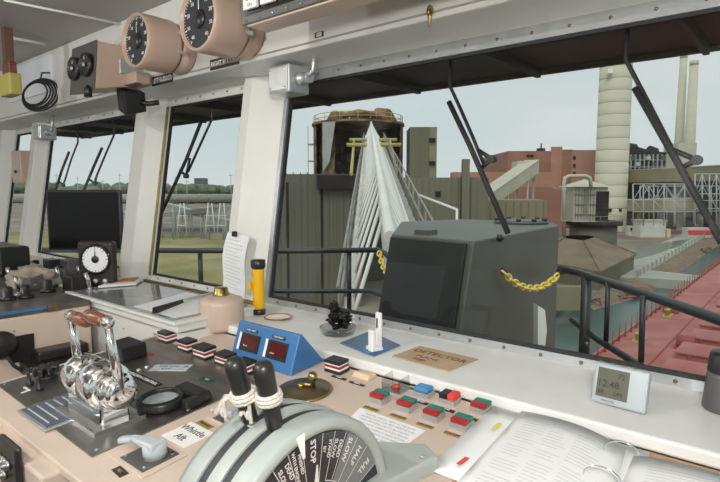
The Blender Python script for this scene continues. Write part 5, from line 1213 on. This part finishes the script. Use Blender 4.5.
gallery(PY(468, 205, 100), PY(532, 161, 118), 3.2, 2.6, 'creamw', 'inclined_conveyor', 'cream inclined conveyor gallery climbing to the brick building', 3)
t, w_, h_, dp = bld('transfer_house', 'cream box house at the top of the inclined conveyor', 'building', 517, 537, 161, 117, 4, 'creamw', gz=PY(527, 179, 117).z)
MB().box((-w_+.2, -1.5, -14), (-w_+.6, -1.1, 0)).build('leg', 'lattice', t, local=True); MB().box((w_-.6, -1.5, -14), (w_-.2, -1.1, 0)).build('leg', 'lattice', t, local=True)
onface(t, dp, 531, 174, 117, 1.2, .8, 'louvre', 'hole')
# main chimney
c = PY(611, 190, 185); X = c.dot(CR)-.1; rb_ = 15.2/540*185; 
t = thing('chimney', 'tall pale concrete chimney in the middle of the plant', 'chimney', (*cw(X, 185, GZ).xy, GZ), (0, 0, YAW))
Hc = PY(611, 20, 185).z-GZ; n = 18
for i in range(n):
    z0, z1 = Hc*i/n, Hc*(i+1)/n; r = lambda z: rb_*(1.02-.06*z/Hc)
    MB().lathe([(r(z0), z0), (r(z0), z0+.25), (r(z0)-.012, z0+.3), (r(z1)-.012, z1)], (0, 0, 0), n=32).build('ring_section', 'concrete', t, local=True)
for px, py, s in ((610, 71, 1.5), (610, 210, 1.0), (620, 210, 1.0)):
    p = world(t).inverted() @ PY(px, py, 180); MB().box((p.x-s/2, -rb_-.1, p.z-s/2), (p.x+s/2, -rb_+1.0, p.z+s/2)).build('opening', 'glasswhite' if py < 100 else 'hole', t, local=True)
# twin chimneys
for px, top, Y, wpx, l in ((677.5, 54, 330, 7, 'left slimmer of the twin far chimneys'), (688.0, 61, 320, 8.2, 'right thicker of the twin far chimneys')):
    X = PY(px-1, 190, Y).dot(CR); r = wpx/2/540*Y; Hh = PY(px, top, Y).z-GZ
    t = thing('chimney', l, 'chimney', (*cw(X, Y, GZ).xy, GZ), (0, 0, YAW)); 
    MB().lathe([(r*1.45, 0), (r*.92, Hh-2.5)], n=24).build('shaft', 'concrete', t, local=True); MB().lathe([(r*.95, Hh-2.5), (r*.95, Hh)], n=24).build('crown', 'creamw', t, local=True)
t, w_, h_, dp = bld('cream_house', 'pale cream box building beside the twin chimneys', 'building', 678, 697, 143, 300, 14, 'creamw')
# dark precipitator plant
t, w_, h_, dp = bld('precipitator', 'dark steel plant structure right of the main chimney', 'plant', 628, 667, 152, 215, 20, 'hole')
rr_ = random.Random(4)
for k in range(9): onface(t, dp, 630+k*4.4, 166, 215, .35, 9, 'column', 'lattice', .9)
for k in range(3): onface(t, dp, 647, 160+k*7, 215, 15.5, .3, 'beam', 'lattice', 1.0)
for k in range(7): onface(t, dp, 632+k*5, 158+6*(k % 3), 215, 1.6, 1.4, 'duct', 'concrete' if k % 2 else 'olive_d', 1.3)
for (px, yt, wd) in ((634, 141, 7), (642, 145, 5), (655, 148, 5), (660, 145, 3)):
    p = world(t).inverted() @ PY(px, yt, 215); m = MB(); m.cyl((p.x-wd/2, -4, p.z-2), (p.x+wd/2, -4, p.z-3), 2.4, n=12); m.box((p.x-wd/2, -7, h_), (p.x+wd/2, -2, p.z-2)); m.build('duct_bend', 'hole', t, local=True)
# lattice towers and galleries on the right
g1 = gallery(PY(628, 171, 190), PY(740, 165, 150), 5, 4.1, 'olive_y', 'upper_conveyor', 'long olive-ochre conveyor gallery crossing to the right edge', 0, 'creamw')
g2 = gallery(PY(628, 200, 176), PY(700, 198, 165), 4, 3.6, 'olive_y', 'lower_conveyor', 'lower ochre conveyor gallery under the upper one', 0, 'creamw')
t, w_, h_, dp = bld('dark_hall', 'dark hall behind the lattice trestles', 'building', 628, 760, 178, 192, 10, 'hole', roof='olive_d')
for k in range(5): onface(t, dp, 640+k*20, 222, 192, 2.5, 6, 'bay', 'olive_d')
def trestle(px0, px1, py0, py1, Y, nb, label):
    t = thing('lattice_trestle', label, 'trestle', PY((px0+px1)/2, 235, Y))
    T = [PY(px0+(px1-px0)*i/nb, py0, Y) for i in range(nb+1)]; Bm = [PY(px0+(px1-px0)*i/nb, py1, Y) for i in range(nb+1)]
    for i in range(nb+1): MB().cyl(T[i], Bm[i], .19, n=5).build('column', 'lattice', t)
    for f in (0, .38, .66):
        MB().cyl(T[0].lerp(Bm[0], f), T[-1].lerp(Bm[-1], f), .15, n=5).build('beam', 'lattice', t)
    for i in range(nb):
        a, b = (T[i], T[i+1].lerp(Bm[i+1], .38)) if i % 2 else (T[i+1], T[i].lerp(Bm[i], .38)); MB().cyl(a, b, .12, n=5).build('brace', 'lattice', t)
        if i % 2 == 0: MB().cyl(T[i].lerp(Bm[i], .38), T[i+1].lerp(Bm[i+1], .66), .12, n=5).build('brace', 'lattice', t)
trestle(633, 695, 184, 226, 158, 6, 'pale lattice trestle under the conveyors, right of the chimney')
trestle(695, 745, 174, 226, 148, 7, 'taller pale lattice trestle at the right edge')
trestle(640, 720, 186, 224, 175, 9, 'farther pale lattice trestle in the shade of the dark hall')
t, w_, h_, dp = bld('white_shed', 'long white shed on the quay right of the chimney', 'building', 641, 666, 221.5, 160, 5, 'truckw', roof='creamw')
t, w_, h_, dp = bld('kiosk', 'small white kiosk at the foot of the chimney', 'building', 629, 636, 226, 165, 2, 'truckw'); onface(t, dp, 632, 229, 165, 1.0, .8, 'window', 'hole')
t, w_, h_, dp = bld('red_barge', 'red and white container on the quay at the right', 'container', 688, 712, 228, 158, 3, 'truckw'); onface(t, dp, 700, 232.5, 158, 7.0, 1.3, 'red_band', 'redtag')
t, w_, h_, dp = bld('orange_vehicle', 'small orange vehicle parked on the quay', 'vehicle', 667, 671, 229, 160, 2, 'cream')
# hut with open dark side, gas pipe and tent roof hall
t, w_, h_, dp = bld('surge_bin', 'pale ribbed surge bin with one dark open side', 'building', 574, 608, 187, 100, 6, 'creamw', gz=PY(590, 222, 100).z)
onface(t, dp, 602, 206, 100, 2.3, 5.4, 'open_side', 'hole', .2)
for k in range(7): onface(t, dp, 575.5+k*3, 203, 100, .10, 6.0, 'rib', 'boomgrey', .25)
for py in (194, 204, 214): onface(t, dp, 585, py, 100, 3.9, .14, 'girt', 'boomgrey', .3)
onface(t, dp, 586, 202, 100, .9, 4.5, 'inner_pipe', 'olive_y', .2)
MB().add([(-w_-.6, -dp/2-.6, h_), (w_+.6, -dp/2-.6, h_), (w_+.6, dp/2+.6, h_), (-w_-.6, dp/2+.6, h_), (0, 0, h_+1.5)], [(0, 1, 4), (1, 2, 4), (2, 3, 4), (3, 0, 4), (3, 2, 1, 0)]).build('roof', 'creamw', t, local=True)
base = PY(593, 236, 99); t = thing('ring_platform', 'dark round platform carrying the surge bin', 'platform', (*cw(PY(593, 230, 104).dot(CR), 104, 0).xy, GZ), (0, 0, YAW))
zz1 = PY(593, 222, 99).z-GZ; MB().lathe([(4.3, 0), (4.3, zz1-.8)], n=24).build('drum', 'oliverib', t, local=True); MB().lathe([(5.2, zz1-.8), (5.2, zz1-.1)], n=24).build('deck', 'hole', t, local=True)
for a in range(18): MB().cyl((5.1*math.cos(a*.349), 5.1*math.sin(a*.349), zz1-.1), (5.1*math.cos(a*.349), 5.1*math.sin(a*.349), zz1+1.0), .05, n=5).build('rail_post', 'boomgrey', t, local=True)
MB().ring((0, 0, zz1+1), 5.1, .05, n=24, k=5).build('hand_rail', 'boomgrey', t, local=True)
P = [PY(564, 240, 97), PY(564, 184, 97), PY(565, 178, 97), PY(569, 176, 97), PY(586, 176, 98), PY(590, 178, 98), PY(591, 187, 98)]
t = thing('vent_pipe', 'cream pipe bent over beside the surge bin', 'pipe', P[0]); MB().tube(P, .33, 12).build('pipe', 'creamw', t)
MB().lathe([(.5, 0), (.5, .3)], PY(564, 222, 97), (0, 0, 1), 12).build('flange', 'boomgrey', t)
# polygon hall with low tent roof
ze = -9.5
ev = [Pz(x, y, ze) for x, y in ((530, 259), (600, 271.5), (636, 254), (612, 247), (560, 246), (528, 249))]
ce = sum(ev, Vector())/6; ap = PY(590, 236.5, ce.dot(CH)+1)
t = thing('polygon_hall', 'olive many-sided hall with a low brown tent roof', 'building', (ce.x, ce.y, GZ))
M['tent'] = mat('tent_roof', (.215, .165, .11), .85, var=.25, vscale=.25)
for i in range(6):
    a, b = ev[i], ev[(i+1) % 6]; q = lambda p, k: ce+(p-ce)*k
    a1, b1, a2, b2 = q(a, .97), q(b, .97), q(a, .93), q(b, .93)
    MB().hexa([(a1.x, a1.y, GZ-.9), (b1.x, b1.y, GZ-.9), (b2.x, b2.y, GZ-.9), (a2.x, a2.y, GZ-.9)], [(a1.x, a1.y, ze), (b1.x, b1.y, ze), (b2.x, b2.y, ze), (a2.x, a2.y, ze)]).build('wall_panel', 'oliverib2', t)
    a3, b3 = q(a, .3), q(b, .3); zp_ = ap.z
    MB().add([(a.x, a.y, ze), (b.x, b.y, ze), (b3.x, b3.y, zp_), (a3.x, a3.y, zp_), (a.x, a.y, ze-.35), (b.x, b.y, ze-.35)], [(0, 1, 2, 3), (4, 5, 1, 0)]).build('roof_panel', 'tent', t)
    MB().cyl((a.x, a.y, ze+.05), (a3.x, a3.y, zp_+.05), .10, n=5).build('ridge_cap', 'rust', t)
# low walls/quay left of the hall
t, w_, h_, dp = bld('low_wall', 'low olive wall in front of the many-sided hall', 'wall', 535, 588, 287, 62, 1, 'olive_y')
# ---------------- left side far scenery
t = thing('pipe_bridge', 'long grey pipe bridge crossing beyond the grass', 'pipe', PY(200, 203, 150), (0, 0, YAW))
a, b = PY(-60, 198, 150), PY(262, 198, 150); MB().tube([a, b], 1.15, 12).build('pipe', 'boomgrey', t)
for k in range(9):
    p = a.lerp(b, (k+.5)/9); MB().cyl(p, Vector((p.x, p.y, GZ)), .2, n=6).build('support', 'lattice', t)
def aframe(px, label, Y=148, y0=203, y1=235, dx=5):
    t = thing('trestle_frame', label, 'trestle', PY(px, y1, Y))
    for s in (-1, 1): MB().cyl(PY(px-dx*.35*s, y0, Y), PY(px-s*dx, y1, Y), .16, n=6).build('leg', 'boom', t)
    for f in (.4, .7): MB().cyl(PY(px-dx, y0+(y1-y0)*f, Y), PY(px+dx, y0+(y1-y0)*f, Y), .10, n=6).build('crossbar', 'boom', t)
aframe(182, 'white trestle frame left of the two beyond the grass'); aframe(210, 'white trestle frame right of the two beyond the grass'); aframe(130, 'white trestle frame seen beside the black screen'); aframe(222, 'white trestle frame hard against the wide window post')
for (x0, y0, x1, y1, l) in ((165, 203, 235, 222, 'grey conveyor sloping down to the right beyond the grass'), (150, 214, 235, 206, 'thin grey conveyor rising to the right beyond the grass'), (60, 205, 140, 214, 'grey conveyor beyond the port window')):
    gallery(PY(x0, y0, 160), PY(x1, y1, 150), 1.6, 1.2, 'boomgrey', 'ground_conveyor', l, 4, 'lattice')
rg_ = random.Random(8)
for k, (px, py, w, l) in enumerate(((150, 212, 14, 'leftmost'), (185, 210, 20, 'second'), (225, 209, 18, 'third'), (110, 211, 16, 'hidden'), (60, 212, 16, 'far left'))):
    p = PY(px, 218, 185); m = MB(); m.v = [Vector((q.x, q.y, max(q.z, GZ))) for q in crumple((w*.8, w*.5, 3.2), (p.x, p.y, GZ), k, .5)]; m.f = list(CRFS); m.sm = [True]*len(CRFS); tag(m.build('gravel_heap', 'ground'), '%s brown gravel heap beyond the grass field' % l, 'heap')
# tree line
def treeline(name, px0, px1, Y, label, seed):
    r = random.Random(seed); m = MB(); bm2 = bmesh.new(); bmesh.ops.create_icosphere(bm2, subdivisions=2, radius=1); V = [v.co.copy() for v in bm2.verts]; Fc = [tuple(v.index for v in f.verts) for f in bm2.faces]; bm2.free()
    n = 90
    for k in range(n):
        px = px0+(px1-px0)*k/n; p = PY(px, 190, Y+r.random()*60); hh = (11+6*r.random()); m.add([Vector((p.x+v.x*9, p.y+v.y*9, GZ+max(0, hh+v.z*6*(1+.4*noise.noise(v*3+Vector((k, 0, 0))))))) for v in V], Fc, False)
        m.add([Vector((p.x+v.x*9, p.y+v.y*9, GZ+max(0, 5+v.z*7))) for v in V], Fc, False)
    tag(m.build(name, 'foliage', kind='stuff'), label, 'trees')
treeline('tree_line', -60, 300, 560, 'low green line of distant trees along the horizon', 2)
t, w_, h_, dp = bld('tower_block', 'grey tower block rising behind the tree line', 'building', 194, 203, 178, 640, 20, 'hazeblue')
for k in range(3): onface(t, dp, 198.5, 180+k*3, 640, 8, .9, 'window_band', 'hole')
for k, px in enumerate((57, 78, 103, 120, 176, 187, 231, 239)):
    p = PY(px, 190, 420); t = thing('power_mast', ['leftmost thin', 'second thin', 'third thin', 'fourth thin', 'fifth thin', 'sixth thin', 'seventh thin', 'rightmost thin'][k]+' power mast on the far horizon, counted from the left', 'mast', (p.x, p.y, GZ), group='distant power masts'); Hm = PY(px, 173+3*(k % 3), 420).z-GZ
    MB().cyl((0, 0, 0), (0, 0, Hm), .35, .2, 5).build('pole', 'lattice', t, local=True); MB().box((-2.5, -.2, Hm-2), (2.5, .2, Hm-1.6)).build('cross_arm', 'lattice', t, local=True)
# ground buildings far on the horizon behind port window
for px0, px1, yt, l in ((64, 90, 189, 'long low grey works on the horizon'), (134, 141, 185, 'grey works block on the horizon beside the post')):
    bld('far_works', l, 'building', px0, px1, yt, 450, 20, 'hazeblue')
